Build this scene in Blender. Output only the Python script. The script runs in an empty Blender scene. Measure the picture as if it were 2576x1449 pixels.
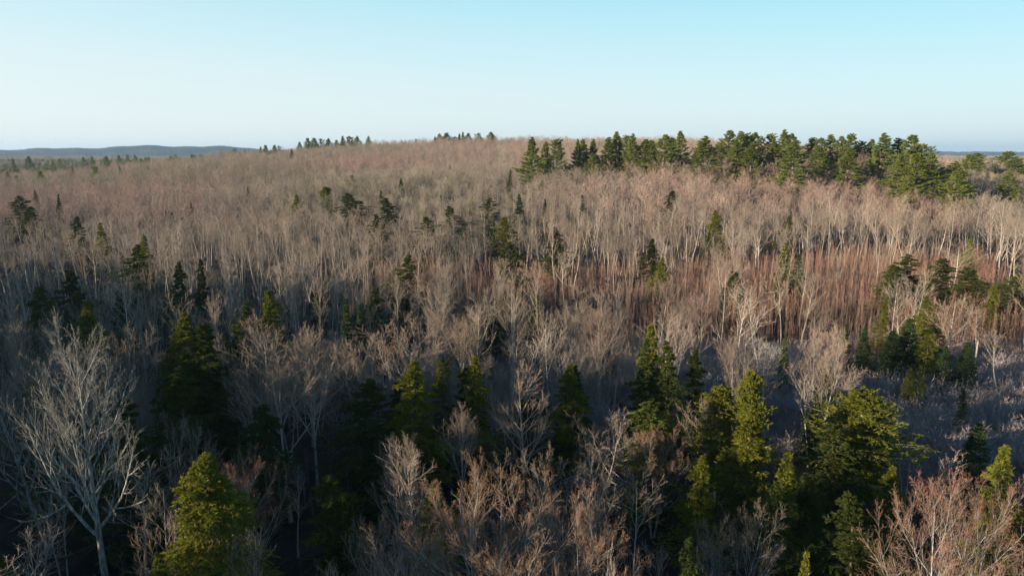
import bpy, math, random
import numpy as np
rad = math.radians
S = bpy.context.scene
C = S.collection

# ------------------------------------------------------------------ camera, sky, sun, exposure
CAMZ = 36.0
PITCH = rad(11.25)
cd = bpy.data.cameras.new('camera'); cam = bpy.data.objects.new('camera', cd); C.objects.link(cam)
cd.sensor_width = 36; cd.lens = 24.0; cd.clip_start = 0.5; cd.clip_end = 60000
cam.location = (0, 0, CAMZ); cam.rotation_euler = (rad(90) - PITCH, 0, 0)
S.camera = cam
SUN_EL, SUN_AZ = rad(10.5), rad(-118)      # azimuth from +Y, negative = left of the view, behind the camera
sd = bpy.data.lights.new('sun', 'SUN'); sun = bpy.data.objects.new('sun', sd); C.objects.link(sun)
sd.energy = 5.0; sd.angle = rad(0.5); sd.color = (1.0, 0.83, 0.64)
sun.rotation_euler = (rad(90) - SUN_EL, 0, -SUN_AZ + math.pi)
sun.location = (-200, -120, 80)
W = bpy.data.worlds.new('World'); S.world = W; W.use_nodes = True
wn, wl = W.node_tree.nodes, W.node_tree.links; wn.clear()
sky = wn.new('ShaderNodeTexSky'); sky.sky_type = 'NISHITA'; sky.sun_disc = False
sky.sun_elevation = SUN_EL; sky.sun_rotation = SUN_AZ; sky.altitude = 200
sky.air_density = 1.0; sky.dust_density = 0.6; sky.ozone_density = 2.0
# clear evening sky: pale at the horizon, cyan higher up, blue overhead, whiter on the sun's side
tcw = wn.new('ShaderNodeTexCoord'); sx_ = wn.new('ShaderNodeSeparateXYZ'); wl.new(tcw.outputs['Generated'], sx_.inputs[0])
rw = wn.new('ShaderNodeValToRGB'); rw.color_ramp.interpolation = 'B_SPLINE'
els = rw.color_ramp.elements
stops = [(0.0, (.56, .76, .88)), (.05, (.70, .87, .92)), (.13, (.55, .87, .95)), (.22, (.30, .79, .95)), (.34, (.20, .66, .90)), (.5, (.11, .28, .56)), (.7, (.08, .17, .40)), (1.0, (.05, .09, .28))]
while len(els) < len(stops): els.new(.5)
for e_, (p_, c_) in zip(els, stops): e_.position = p_; e_.color = (*c_, 1)
wl.new(sx_.outputs[2], rw.inputs[0])
gl = wn.new('ShaderNodeMapRange'); gl.inputs[1].default_value = .75; gl.inputs[2].default_value = -.75; gl.inputs[3].default_value = -.02; gl.inputs[4].default_value = .8; wl.new(sx_.outputs[0], gl.inputs[0])
lo = wn.new('ShaderNodeMapRange'); lo.inputs[1].default_value = .0; lo.inputs[2].default_value = .42; lo.inputs[3].default_value = 1; lo.inputs[4].default_value = 0; wl.new(sx_.outputs[2], lo.inputs[0])
gm = wn.new('ShaderNodeMath'); gm.operation = 'MULTIPLY'; gm.use_clamp = True; wl.new(gl.outputs[0], gm.inputs[0]); wl.new(lo.outputs[0], gm.inputs[1])
wm = wn.new('ShaderNodeMix'); wm.data_type = 'RGBA'; wm.inputs[7].default_value = (.97, 1.0, .99, 1); wl.new(gm.outputs[0], wm.inputs[0]); wl.new(rw.outputs[0], wm.inputs[6])
gain = wn.new('ShaderNodeVectorMath'); gain.operation = 'SCALE'; gain.inputs['Scale'].default_value = 4.2; wl.new(wm.outputs[2], gain.inputs[0])
nm_ = wn.new('ShaderNodeMix'); nm_.data_type = 'RGBA'; nm_.inputs[0].default_value = .12; wl.new(gain.outputs[0], nm_.inputs[6]); wl.new(sky.outputs[0], nm_.inputs[7])
bg = wn.new('ShaderNodeBackground'); bg.inputs[1].default_value = 0.10
wo = wn.new('ShaderNodeOutputWorld')
wl.new(nm_.outputs[2], bg.inputs[0]); wl.new(bg.outputs[0], wo.inputs[0])
S.view_settings.view_transform = 'Standard'; S.view_settings.look = 'None'
S.view_settings.exposure = 1.25; S.view_settings.gamma = 1.0
S.cycles.max_bounces = 4; S.cycles.diffuse_bounces = 1; S.cycles.glossy_bounces = 1
S.cycles.transmission_bounces = 2; S.cycles.transparent_max_bounces = 4; S.cycles.volume_bounces = 0
S.cycles.use_denoising = True
S.cycles.caustics_reflective = False; S.cycles.caustics_refractive = False

# ------------------------------------------------------------------ small helpers
def tag(o, label=None, cat=None, group=None, kind=None):
    if label: o['label'] = label
    if cat: o['category'] = cat
    if group: o['group'] = group
    if kind: o['kind'] = kind
    return o
def ray(X, Y):                       # photo pixel (2576 wide) -> direction with y = 1
    u = (X - 1288) / 1288 * .75; v = (724.5 - Y) / 1288 * .75
    c, s = math.cos(PITCH), math.sin(PITCH)
    dy = c + v * s; dz = -s + v * c
    return u / dy, dz / dy
def at(X, Y, D):
    a, b = ray(X, Y); return a * D, D, CAMZ + b * D
def pix(x, y, z):
    c, s = math.cos(PITCH), math.sin(PITCH)
    d = y * c - (z - CAMZ) * s; v = (y * s + (z - CAMZ) * c)
    d = np.maximum(d, .1)
    return 1288 + x / d / .75 * 1288, 724.5 - v / d / .75 * 1288
def ground(x, y):
    x = np.asarray(x, float); y = np.asarray(y, float)
    yy = np.maximum(y, 0)
    wx = np.where(x < 90, 445., 290.)
    hx = np.exp(-np.abs((x - 90) / wx) ** 4)
    t = np.clip((y - 130) / 600., 0, 1); up = t * t * (3 - 2 * t)
    back = np.exp(-np.maximum(y - 780, 0) ** 2 / 400. ** 2)
    z = 30.5 * hx * up * back
    z = z + 7.5 * np.exp(-((x - 120) / 120) ** 2 - ((y - 350) / 100) ** 2)
    z = z + 11 * np.exp(-((x + 115) / 34) ** 2 - ((y - 45) / 62) ** 2)  # unseen rise added at left to lift the shading evergreens
    z = z + .5 * np.sin(x * .031 + 1) * np.sin(y * .027) + .25 * np.sin(x * .09) * np.sin(y * .11 + 2)
    z = z + 4.0 * np.clip((y - 180) / 200, 0, 1) * np.exp(-((x - 150) / 260) ** 2)
    z = z + 2.0 * np.sin(x * .006 + 2) * np.clip((yy - 300) / 600, 0, 1) + 1.5 * np.sin(yy * .0055) * np.clip((yy - 900) / 600, 0, 1)
    return z
rng = np.random.default_rng(7)

# ------------------------------------------------------------------ materials
def mat(name):
    m = bpy.data.materials.new(name); m.use_nodes = True
    n, l = m.node_tree.nodes, m.node_tree.links; n.clear()
    out = n.new('ShaderNodeOutputMaterial'); return m, n, l, out
def bark(name, c1, c2, scale=6., vary=.25, c3=None):
    """two bark colours mixed by noise, brightness varied a little from tree to tree"""
    m, n, l, out = mat(name)
    tc = n.new('ShaderNodeTexCoord'); mp = n.new('ShaderNodeMapping'); mp.inputs['Scale'].default_value = (scale, scale, scale * .35)
    nz = n.new('ShaderNodeTexNoise'); nz.inputs['Scale'].default_value = 1; nz.inputs['Detail'].default_value = 3
    mx = n.new('ShaderNodeMix'); mx.data_type = 'RGBA'; mx.inputs[6].default_value = (*c1, 1); mx.inputs[7].default_value = (*c2, 1)
    rp = n.new('ShaderNodeMapRange'); rp.inputs[1].default_value = .38; rp.inputs[2].default_value = .62
    oi = n.new('ShaderNodeObjectInfo')
    l.new(tc.outputs['Object'], mp.inputs[0]); l.new(mp.outputs[0], nz.inputs['Vector'])
    l.new(nz.outputs[0], rp.inputs[0]); l.new(rp.outputs[0], mx.inputs[0])
    col = mx.outputs[2]
    if c3:
        m3 = n.new('ShaderNodeMix'); m3.data_type = 'RGBA'; m3.inputs[7].default_value = (*c3, 1)
        l.new(col, m3.inputs[6]); l.new(oi.outputs['Random'], m3.inputs[0]); col = m3.outputs[2]
    mr = n.new('ShaderNodeMapRange'); mr.inputs[3].default_value = 1 - vary; mr.inputs[4].default_value = 1 + vary
    mu = n.new('ShaderNodeMath'); mu.operation = 'MULTIPLY'; mu.inputs[1].default_value = 7.31
    fr = n.new('ShaderNodeMath'); fr.operation = 'FRACT'
    l.new(oi.outputs['Random'], mu.inputs[0]); l.new(mu.outputs[0], fr.inputs[0]); l.new(fr.outputs[0], mr.inputs[0])
    h = n.new('ShaderNodeHueSaturation'); l.new(mr.outputs[0], h.inputs['Value']); l.new(col, h.inputs['Color'])
    d = n.new('ShaderNodeBsdfDiffuse'); l.new(h.outputs[0], d.inputs[0]); l.new(d.outputs[0], out.inputs[0])
    return m
def needles(name, ca, cb, trans=.25, vary=.25, c3=None):
    m, n, l, out = mat(name)
    g = n.new('ShaderNodeNewGeometry'); oi = n.new('ShaderNodeObjectInfo')
    mx = n.new('ShaderNodeMix'); mx.data_type = 'RGBA'; mx.inputs[6].default_value = (*ca, 1); mx.inputs[7].default_value = (*cb, 1)
    l.new(g.outputs['Random Per Island'], mx.inputs[0]); col = mx.outputs[2]
    if c3:
        m3 = n.new('ShaderNodeMix'); m3.data_type = 'RGBA'; m3.inputs[7].default_value = (*c3, 1)
        l.new(col, m3.inputs[6]); l.new(oi.outputs['Random'], m3.inputs[0]); col = m3.outputs[2]
    mr = n.new('ShaderNodeMapRange'); mr.inputs[3].default_value = 1 - vary; mr.inputs[4].default_value = 1 + vary
    mu = n.new('ShaderNodeMath'); mu.operation = 'MULTIPLY'; mu.inputs[1].default_value = 5.77
    fr = n.new('ShaderNodeMath'); fr.operation = 'FRACT'
    l.new(oi.outputs['Random'], mu.inputs[0]); l.new(mu.outputs[0], fr.inputs[0]); l.new(fr.outputs[0], mr.inputs[0])
    h = n.new('ShaderNodeHueSaturation'); l.new(mr.outputs[0], h.inputs['Value']); l.new(col, h.inputs['Color'])
    d = n.new('ShaderNodeBsdfDiffuse'); t = n.new('ShaderNodeBsdfTranslucent'); ms = n.new('ShaderNodeMixShader'); ms.inputs[0].default_value = trans
    l.new(h.outputs[0], d.inputs[0]); l.new(h.outputs[0], t.inputs[0]); l.new(d.outputs[0], ms.inputs[1]); l.new(t.outputs[0], ms.inputs[2])
    l.new(ms.outputs[0], out.inputs[0]); return m
M = {
 'bark_grey': bark('grey_bark', (.25, .21, .17), (.43, .37, .30), 5, .2, (.31, .26, .20)),
 'bark_lichen': bark('lichen_bark', (.12, .115, .105), (.36, .355, .32), 4, .1),
 'bark_pale': bark('pale_bark', (.35, .31, .26), (.52, .48, .41), 5, .12),
 'bark_pine': bark('pine_bark', (.10, .08, .065), (.20, .165, .14), 5, .15),
 'bark_dark': bark('dark_bark', (.06, .045, .035), (.13, .10, .08), 6, .15),
 'twig_grey': bark('grey_twig', (.17, .14, .11), (.26, .215, .17), 2, .22, (.25, .18, .135)),
 'twig_mid': bark('lichen_twig', (.20, .18, .15), (.30, .275, .235), 2, .1),
 'twig_brown': bark('brown_twig', (.17, .13, .10), (.26, .205, .155), 2, .22, (.22, .155, .12)),
 'twig_far': bark('hillside_twig', (.25, .20, .155), (.33, .27, .215), 1, .18, (.28, .235, .19)),
 'twig_olive': bark('olive_grey_twig', (.24, .205, .145), (.31, .27, .19), 1, .18, (.26, .22, .17)),
 'twig_pink': bark('pinkish_hillside_twig', (.28, .195, .155), (.35, .26, .21), 1, .18, (.33, .23, .185)),
 'sap_red': bark('red_sapling_bark', (.31, .155, .11), (.36, .21, .155), 2, .25, (.27, .185, .14)),
 'shrub': bark('shrub_twig', (.29, .25, .23), (.38, .34, .32), 1, .3, (.30, .24, .225)),
 'bud_orange': needles('orange_bud', (.30, .155, .075), (.22, .12, .065), .2, .1),
 'bud_red': needles('red_bud', (.28, .10, .06), (.20, .09, .06), .2, .1),
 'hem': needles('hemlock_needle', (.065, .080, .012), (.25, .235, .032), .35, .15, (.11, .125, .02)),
 'hemd': needles('shaded_hemlock_needle', (.03, .045, .012), (.12, .135, .03), .25, .2, (.05, .065, .018)),  # shaded copy of the hemlock needles: shade put into a darker green
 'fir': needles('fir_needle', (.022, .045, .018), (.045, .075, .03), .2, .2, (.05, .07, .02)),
 'pine': needles('pine_needle', (.08, .12, .022), (.25, .27, .055), .35, .22, (.15, .18, .05)),
}
m, n, l, out = mat('forest_floor'); M['ground'] = m
tc = n.new('ShaderNodeTexCoord'); nz = n.new('ShaderNodeTexNoise'); nz.inputs['Scale'].default_value = .15; nz.inputs['Detail'].default_value = 8; nz.inputs['Roughness'].default_value = .7
cr = n.new('ShaderNodeValToRGB'); cr.color_ramp.elements[0].position = .35; cr.color_ramp.elements[0].color = (.02, .016, .012, 1)
cr.color_ramp.elements[1].position = .7; cr.color_ramp.elements[1].color = (.075, .058, .043, 1)
d = n.new('ShaderNodeBsdfDiffuse')
sp_ = n.new('ShaderNodeSeparateXYZ'); l.new(tc.outputs['Object'], sp_.inputs[0])      # paler dry leaf litter up on the hill
dr = n.new('ShaderNodeMapRange'); dr.inputs[1].default_value = 150; dr.inputs[2].default_value = 330; l.new(sp_.outputs[1], dr.inputs[0])
c2 = n.new('ShaderNodeValToRGB'); c2.color_ramp.elements[0].color = (.11, .085, .065, 1); c2.color_ramp.elements[1].color = (.20, .16, .125, 1); l.new(nz.outputs[0], c2.inputs[0])
mg = n.new('ShaderNodeMix'); mg.data_type = 'RGBA'; l.new(dr.outputs[0], mg.inputs[0]); l.new(cr.outputs[0], mg.inputs[6]); l.new(c2.outputs[0], mg.inputs[7])
l.new(tc.outputs['Object'], nz.inputs['Vector']); l.new(nz.outputs[0], cr.inputs[0]); # dry grass in the shrubby opening
sa = n.new('ShaderNodeVectorMath'); sa.operation = 'SUBTRACT'; sa.inputs[1].default_value = (112, 86, 0); l.new(tc.outputs['Object'], sa.inputs[0])
sb_ = n.new('ShaderNodeVectorMath'); sb_.operation = 'MULTIPLY'; sb_.inputs[1].default_value = (1 / 92, 1 / 24, 0); l.new(sa.outputs[0], sb_.inputs[0])
sl = n.new('ShaderNodeVectorMath'); sl.operation = 'LENGTH'; l.new(sb_.outputs[0], sl.inputs[0])
sj = n.new('ShaderNodeMath'); sj.operation = 'ADD'; l.new(sl.outputs['Value'], sj.inputs[0]); l.new(nz.outputs[0], sj.inputs[1])
sm = n.new('ShaderNodeMapRange'); sm.inputs[1].default_value = 1.65; sm.inputs[2].default_value = 1.25; l.new(sj.outputs[0], sm.inputs[0])
c3_ = n.new('ShaderNodeValToRGB'); c3_.color_ramp.elements[0].position = .35; c3_.color_ramp.elements[0].color = (.10, .085, .07, 1); c3_.color_ramp.elements[1].position = .65; c3_.color_ramp.elements[1].color = (.30, .26, .21, 1); l.new(nz.outputs[0], c3_.inputs[0])
mh = n.new('ShaderNodeMix'); mh.data_type = 'RGBA'; l.new(sm.outputs[0], mh.inputs[0]); l.new(mg.outputs[2], mh.inputs[6]); l.new(c3_.outputs[0], mh.inputs[7])
l.new(mh.outputs[2], d.inputs[0]); l.new(d.outputs[0], out.inputs[0])
m, n, l, out = mat('far_forest'); M['hills'] = m
tc = n.new('ShaderNodeTexCoord'); nz = n.new('ShaderNodeTexNoise'); nz.inputs['Scale'].default_value = .004; nz.inputs['Detail'].default_value = 10; nz.inputs['Roughness'].default_value = .75
cr = n.new('ShaderNodeValToRGB'); cr.color_ramp.elements[0].position = .42; cr.color_ramp.elements[0].color = (.035, .055, .04, 1)
cr.color_ramp.elements[1].position = .58; cr.color_ramp.elements[1].color = (.10, .095, .08, 1)
d = n.new('ShaderNodeBsdfDiffuse')
l.new(tc.outputs['Object'], nz.inputs['Vector']); l.new(nz.outputs[0], cr.inputs[0]); l.new(cr.outputs[0], d.inputs[0]); l.new(d.outputs[0], out.inputs[0])

# ------------------------------------------------------------------ mesh building with numpy
class MB:
    def __init__(s): s.v = []; s.f = []; s.m = []; s.nv = 0; s.mats = []
    def add(s, v, f, m):
        if m not in s.mats: s.mats.append(m)
        s.v.append(v.reshape(-1, 3)); s.f.append(f + s.nv); s.m.append(np.full(len(f), s.mats.index(m), np.int32)); s.nv += len(s.v[-1])
    def mesh(s, name):
        me = bpy.data.meshes.new(name)
        v = np.concatenate(s.v).astype(np.float32)
        lt = np.concatenate([np.full(len(f), f.shape[1], np.int32) for f in s.f])
        lv = np.concatenate([f.reshape(-1) for f in s.f]).astype(np.int32)
        me.vertices.add(len(v)); me.vertices.foreach_set('co', v.reshape(-1))
        me.loops.add(len(lv)); me.loops.foreach_set('vertex_index', lv)
        me.polygons.add(len(lt)); me.polygons.foreach_set('loop_start', np.concatenate([[0], np.cumsum(lt)[:-1]]).astype(np.int32))
        me.polygons.foreach_set('material_index', np.concatenate(s.m))
        for k in s.mats: me.materials.append(M[k])
        me.update(calc_edges=True); return me
    def join(s, o):
        for v, f, mi in zip(o.v, o.f, o.m):
            pass
        off = s.nv
        base = 0
        for v, f, mi in zip(o.v, o.f, o.m):
            k = o.mats[mi[0]] if len(mi) else o.mats[0]
            s.add(v, f - base, k); base += len(v)
        return s
def nrm(a): return a / np.maximum(np.linalg.norm(a, axis=-1, keepdims=True), 1e-9)
def perp(T, r):
    a = r.normal(size=T.shape); u = nrm(np.cross(T, a)); return u, np.cross(T, u)
def march(r, P0, D0, L, K, up, wig, upv=(0, 0, 1)):
    """N curved branches of K points"""
    N = len(P0); P = np.zeros((N, K, 3)); P[:, 0] = P0; d = D0.copy(); st = (L / (K - 1))[:, None]
    upv = np.array(upv, float)
    for k in range(1, K):
        d = nrm(d + up * upv + wig * r.normal(size=(N, 3))); P[:, k] = P[:, k - 1] + d * st
    return P
def taper(R0, K, e=.25, p=1.):
    t = np.linspace(0, 1, K) ** p; return R0[:, None] * (1 - (1 - e) * t)[None]
def tubes(b, P, R, sides, mt):
    N, K, _ = P.shape
    T = nrm(np.gradient(P, axis=1)); A = np.tile(np.array([.31, .23, .92]), (N, 1)); A[np.abs(T[:, 0, 2]) > .8] = (1, .1, .05)
    U = nrm(np.cross(T, A[:, None])); V = np.cross(T, U)
    a = np.arange(sides) * 2 * math.pi / sides
    v = P[:, :, None] + R[:, :, None, None] * (np.cos(a)[:, None] * U[:, :, None] + np.sin(a)[:, None] * V[:, :, None])
    i = (np.arange(N) * K * sides)[:, None, None] + (np.arange(K - 1) * sides)[None, :, None] + np.arange(sides)[None, None]
    j = (np.arange(N) * K * sides)[:, None, None] + (np.arange(K - 1) * sides)[None, :, None] + ((np.arange(sides) + 1) % sides)[None, None]
    f = np.stack([i, j, j + sides, i + sides], -1).reshape(-1, 4)
    b.add(v.reshape(-1, 3), f, mt)
def strips(b, r, P, w, mt):
    """thin twigs: P [N,3,3], tapering flat slivers of half width w"""
    N = len(P); u, _ = perp(nrm(P[:, 2] - P[:, 0]), r); u = u * w[:, None]
    v = np.stack([P[:, 0] - u, P[:, 0] + u, P[:, 1] + u * .75, P[:, 1] - u * .75, P[:, 2]], 1)
    i = np.arange(N) * 5
    b.add(v, np.stack([i, i + 1, i + 2, i + 3], 1), mt)
    b.v.append(np.zeros((0, 3))); b.f.append(np.stack([i + 3, i + 2, i + 4], 1) + b.nv - N * 5); b.m.append(np.full(N, b.mats.index(mt), np.int32))
def tris(b, r, P, D, ln, wd, mt):
    """needle sprays: one slender triangle each"""
    N = len(P); u, _ = perp(nrm(D), r); u = u * wd[:, None]
    v = np.stack([P - u, P + u, P + D * ln[:, None]], 1)
    b.add(v, np.arange(N * 3).reshape(N, 3), mt)
def kids(r, P, R, L, n, t0, t1, ang, dang, lr, K, up, wig, rr, e=.25, tp=1., lfun=None):
    N, Kp, _ = P.shape
    t = t0 + (t1 - t0) * ((np.arange(n)[None] + r.random((N, n))) / n) ** tp
    s = t * (Kp - 1); k = np.minimum(s.astype(int), Kp - 2); f = (s - k)[..., None]
    ii = np.arange(N)[:, None]
    P0 = (P[ii, k] * (1 - f) + P[ii, k + 1] * f).reshape(-1, 3); T = nrm(P[ii, k + 1] - P[ii, k]).reshape(-1, 3)
    R0 = (R[ii, k] * (1 - f[..., 0]) + R[ii, k + 1] * f[..., 0]).reshape(-1)
    ref = np.tile(np.array([.2, 1., .1]), (N * n, 1)); U = nrm(np.cross(T, ref)); V = np.cross(T, U)
    az = (np.arange(n)[None] * 2.39996 + r.random((N, 1)) * 6.28 + r.normal(size=(N, n)) * .5).reshape(-1)[:, None]
    a = np.clip(ang + dang * r.normal(size=N * n), .1, 1.9)[:, None]
    D0 = np.cos(a) * T + np.sin(a) * (np.cos(az) * U + np.sin(az) * V)
    ll = (L[:, None] * np.ones((1, n))).reshape(-1) * lr * r.uniform(.65, 1.2, N * n)
    tt = t.reshape(-1)
    if lfun is not None: ll = ll * lfun(tt)
    else: ll = ll * (1.1 - .55 * tt)
    Pc = march(r, P0, D0, ll, K, up, wig)
    Rc = taper(R0 * rr, K, e)
    return Pc, Rc, ll
def hardwood(seed, H=20., r0=.28, n1=14, t0=.35, t1=.97, a1=.75, L1=.42, up1=.12, wig1=.09, n2=8, n3=7, n4=6, lr2=.5, lr3=.5, lr4=.55,
             up2=.10, wig2=.06, tw=.011, bk='bark_grey', tg='twig_grey', bud=None, budn=2, buds=.07, lean=0., prof='oval', detail=2, twl=None, fork=0, wob=.03, cbk=None, a2=.62):
    """leafless broadleaf tree -> trunk mesh, crown mesh. detail 2: near, 1: middle, 0: far"""
    r = np.random.default_rng(seed); bt, bc = MB(), MB(); cbk = cbk or bk
    KT = 14; nt = 1 + fork
    P0 = np.zeros((nt, 3)); D0 = np.tile(np.array([lean, 0, 1.]), (nt, 1))
    if fork:
        az = np.arange(nt) * 6.28 / nt + r.random() * 6; D0[:, 0] += .22 * np.cos(az); D0[:, 1] += .22 * np.sin(az); P0[:, 0] = .3 * np.cos(az); P0[:, 1] = .3 * np.sin(az)
    LT = np.full(nt, H) * r.uniform(.88, 1.0, nt); LT[0] = H * 1.0
    PT = march(r, P0, nrm(D0), LT, KT, .05, wob); RT = taper(np.full(nt, r0), KT, .07, .9); RT[:, 0] *= 1.3
    PT[:, 0, 2] = -.6
    tubes(bt, PT, RT, (6, 7, 9)[detail] if detail else 4, bk)
    if prof == 'oval': lf = lambda t: .35 + 1.1 * np.sin(np.clip((t - t0) / (1.02 - t0), 0, 1) ** .8 * math.pi) * .8
    elif prof == 'vase': lf = lambda t: 1.25 - .85 * (t - t0) / (1 - t0)
    elif prof == 'cone': lf = lambda t: 1.3 - 1.15 * (t - t0) / (1 - t0)
    P1, R1, l1 = kids(r, PT, RT, LT, n1, t0, t1, a1, .15, L1, 7 if detail else 4, up1, wig1, .62, .22, 1., lf)
    tubes(bc, P1, R1, (3, 4, 5)[detail], cbk)
    P2, R2, l2 = kids(r, P1, R1, l1, n2, .18, 1., a2, .2, lr2, 5 if detail else 3, up2, wig2, .6, .25)
    if detail: tubes(bc, P2, np.maximum(R2, tw * 1.1), 3 if detail == 1 else 4, cbk)
    else: strips(bc, r, P2, np.maximum(R2[:, 0], tw * 1.2), tg)
    P3, R3, l3 = kids(r, P2, R2, l2, n3, .15, 1., .62, .2, lr3, 3, up2, wig2, .6, .3)
    if n4:
        if detail == 2: tubes(bc, P3, np.maximum(R3, tw), 3, tg)
        else: strips(bc, r, P3, np.maximum(R3[:, 0], tw), tg)
        P4, R4, l4 = kids(r, P3, R3, l3, n4, .15, 1., .6, .2, lr4, 3, up2, wig2, .6, .3)
        strips(bc, r, P4, np.full(len(P4), tw), tg); PE = P4
    else:
        strips(bc, r, P3, np.full(len(P3), tw), tg); PE = P3
    if bud:
        q = np.repeat(PE[:, 1:], budn, 0).reshape(-1, 3); q = q + r.normal(size=q.shape) * buds * .8
        tris(bc, r, q, nrm(r.normal(size=q.shape) + (0, 0, .8)), np.full(len(q), buds) * r.uniform(.6, 1.4, len(q)), np.full(len(q), buds * .45), bud)
    return bt, bc
def conifer(seed, H=17., Wd=7., nb=140, t0=.08, pw=.8, el0=.05, el1=.8, drp=-.05, ns=8, nl=7, ll=.35, lw=.07, fol='hem', bk='bark_dark',
            irr=.25, s0=.12, tipup=0., bark_r=.2, rnd=.38, whorl=0, sub=.42, kink=True, leafup=0.):
    r = np.random.default_rng(seed); bt, bc = MB(), MB()
    KT = 12
    PT = march(r, np.zeros((1, 3)), np.array([[0, 0, 1.]]), np.array([H]), KT, .06, .012); RT = taper(np.array([bark_r * H / 17]), KT, .05, .8)
    PT[:, 0, 2] = -.6
    if kink: PT[0, -1] += np.array([.25, .1, -.3]) * H / 17
    tubes(bt, PT, RT, 6, bk)
    u = (np.arange(nb) + r.random(nb)) / nb; t = t0 + (.985 - t0) * u ** .92
    if whorl: t = t0 + (.985 - t0) * np.minimum((np.floor(u * nb / whorl) + .5 * r.random(nb)) / (nb / whorl), 1.)
    az = np.arange(nb) * 2.39996 + r.normal(size=nb) * .3
    x = np.clip((t - t0) / (1 - t0), 0, 1)
    lump = 1 + irr * (np.sin(az * 2 + t * 9 + seed) + np.sin(az + t * 23 + seed * 2)) * .5
    L = Wd / 2 * ((1 - x) ** (pw * 1.2)) * (1 + .5 * x) * r.uniform(1 - irr * .9, 1.05, nb) * lump * np.clip(.7 + x * 2, 0, 1) + .006 * H
    s = t * (KT - 1); k = np.minimum(s.astype(int), KT - 2); f = (s - k)[:, None]
    P0 = PT[0, k] * (1 - f) + PT[0, k + 1] * f; el = el0 + (el1 - el0) * x ** 2 + r.normal(size=nb) * .08
    D0 = np.stack([np.cos(az) * np.cos(el), np.sin(az) * np.cos(el), np.sin(el)], 1)
    KB = 6
    P = np.zeros((nb, KB, 3)); P[:, 0] = P0; d = D0
    for q in range(1, KB):
        d = nrm(d + np.array([0, 0, drp + tipup * q]) + .05 * r.normal(size=d.shape)); P[:, q] = P[:, q - 1] + d * (L / (KB - 1))[:, None]
    R = taper(np.interp(t, np.linspace(0, 1, KT), RT[0]) * .35 + .012, KB, .2); tubes(bc, P, R, 3, bk)
    # sprays either side
    tt = s0 + (1 - s0) * (np.arange(ns)[None] + r.random((nb, ns))) / ns
    s = tt * (KB - 1); k = np.minimum(s.astype(int), KB - 2); f = (s - k)[..., None]; ii = np.arange(nb)[:, None]
    Q0 = (P[ii, k] * (1 - f) + P[ii, k + 1] * f).reshape(-1, 3); T = nrm(P[ii, k + 1] - P[ii, k]).reshape(-1, 3)
    side = nrm(np.cross(T, (0, 0, 1.))) * (np.where(np.arange(ns) % 2, 1, -1)[None] * np.ones((nb, 1))).reshape(-1, 1)
    SL = (sub * L[:, None] * (1.15 - .75 * tt)).reshape(-1) * r.uniform(.6, 1.2, nb * ns) + .05
    SD = nrm(T * .8 + side * .8 + r.normal(size=T.shape) * .25 + np.array([0, 0, leafup]))
    SP = march(r, Q0, SD, SL, 3, drp * 1.5 + tipup, .12)
    # leaf triangles along the sprays
    lt = (np.arange(nl)[None] + r.random((nb * ns, nl))) / nl * 2
    k = np.minimum(lt.astype(int), 1); f = (lt - k)[..., None]; ii = np.arange(nb * ns)[:, None]
    B0 = (SP[ii, k] * (1 - f) + SP[ii, k + 1] * f).reshape(-1, 3); BD = nrm(SP[ii, k + 1] - SP[ii, k]).reshape(-1, 3)
    BD = nrm(BD * .7 + r.normal(size=BD.shape) * rnd + np.array([0, 0, leafup])); n_ = len(BD)
    tris(bc, r, B0 + r.normal(size=B0.shape) * .03, BD, ll * r.uniform(.6, 1.3, n_) * np.repeat(np.clip(.45 + (1 - x) * 3, 0, 1), ns * nl), np.full(n_, lw) * r.uniform(.7, 1.3, n_), fol)
    return bt, bc
def sapling(seed, H=9., nb=34, rr=.035, tg='sap_red', w=.012, bk=None):
    r = np.random.default_rng(seed); b = MB()
    PT = march(r, np.zeros((1, 3)), np.array([[0, 0, 1.]]), np.array([H]), 7, .05, .02); RT = taper(np.array([rr]), 7, .2); PT[:, 0, 2] = -.4
    tubes(b, PT, RT, 3, bk or tg)
    P1, R1, l1 = kids(r, PT, RT, np.array([H]), nb, .3, .98, .42, .12, .17, 3, .12, .05, .6)
    strips(b, r, P1, np.full(len(P1), w), tg)
    P2, R2, l2 = kids(r, P1, R1, l1, 3, .3, 1., .5, .12, .45, 3, .12, .05, .6)
    strips(b, r, P2, np.full(len(P2), w * .8), tg)
    return b
def shrub(seed, H=1.6, n=26, w=.012, tg='shrub'):
    r = np.random.default_rng(seed); b = MB()
    az = r.random(n) * 6.28; e = r.uniform(.7, 1.45, n); D0 = np.stack([np.cos(az) * np.cos(e), np.sin(az) * np.cos(e), np.sin(e)], 1)
    P0 = np.stack([r.normal(size=n) * H * .15, r.normal(size=n) * H * .15, np.full(n, -.1)], 1)
    L = H * r.uniform(.6, 1.1, n); P = march(r, P0, D0, L, 3, .06, .1); R = taper(np.full(n, w), 3)
    strips(b, r, P, np.full(n, w), tg)
    P1, R1, l1 = kids(r, P, R, L, 7, .25, 1., .5, .2, .45, 3, .06, .15, .7); strips(b, r, P1, np.full(len(P1), w * .8), tg)
    P2, R2, l2 = kids(r, P1, R1, l1, 3, .25, 1., .5, .2, .5, 3, .06, .15, .7); strips(b, r, P2, np.full(len(P2), w * .6), tg)
    return b

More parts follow.
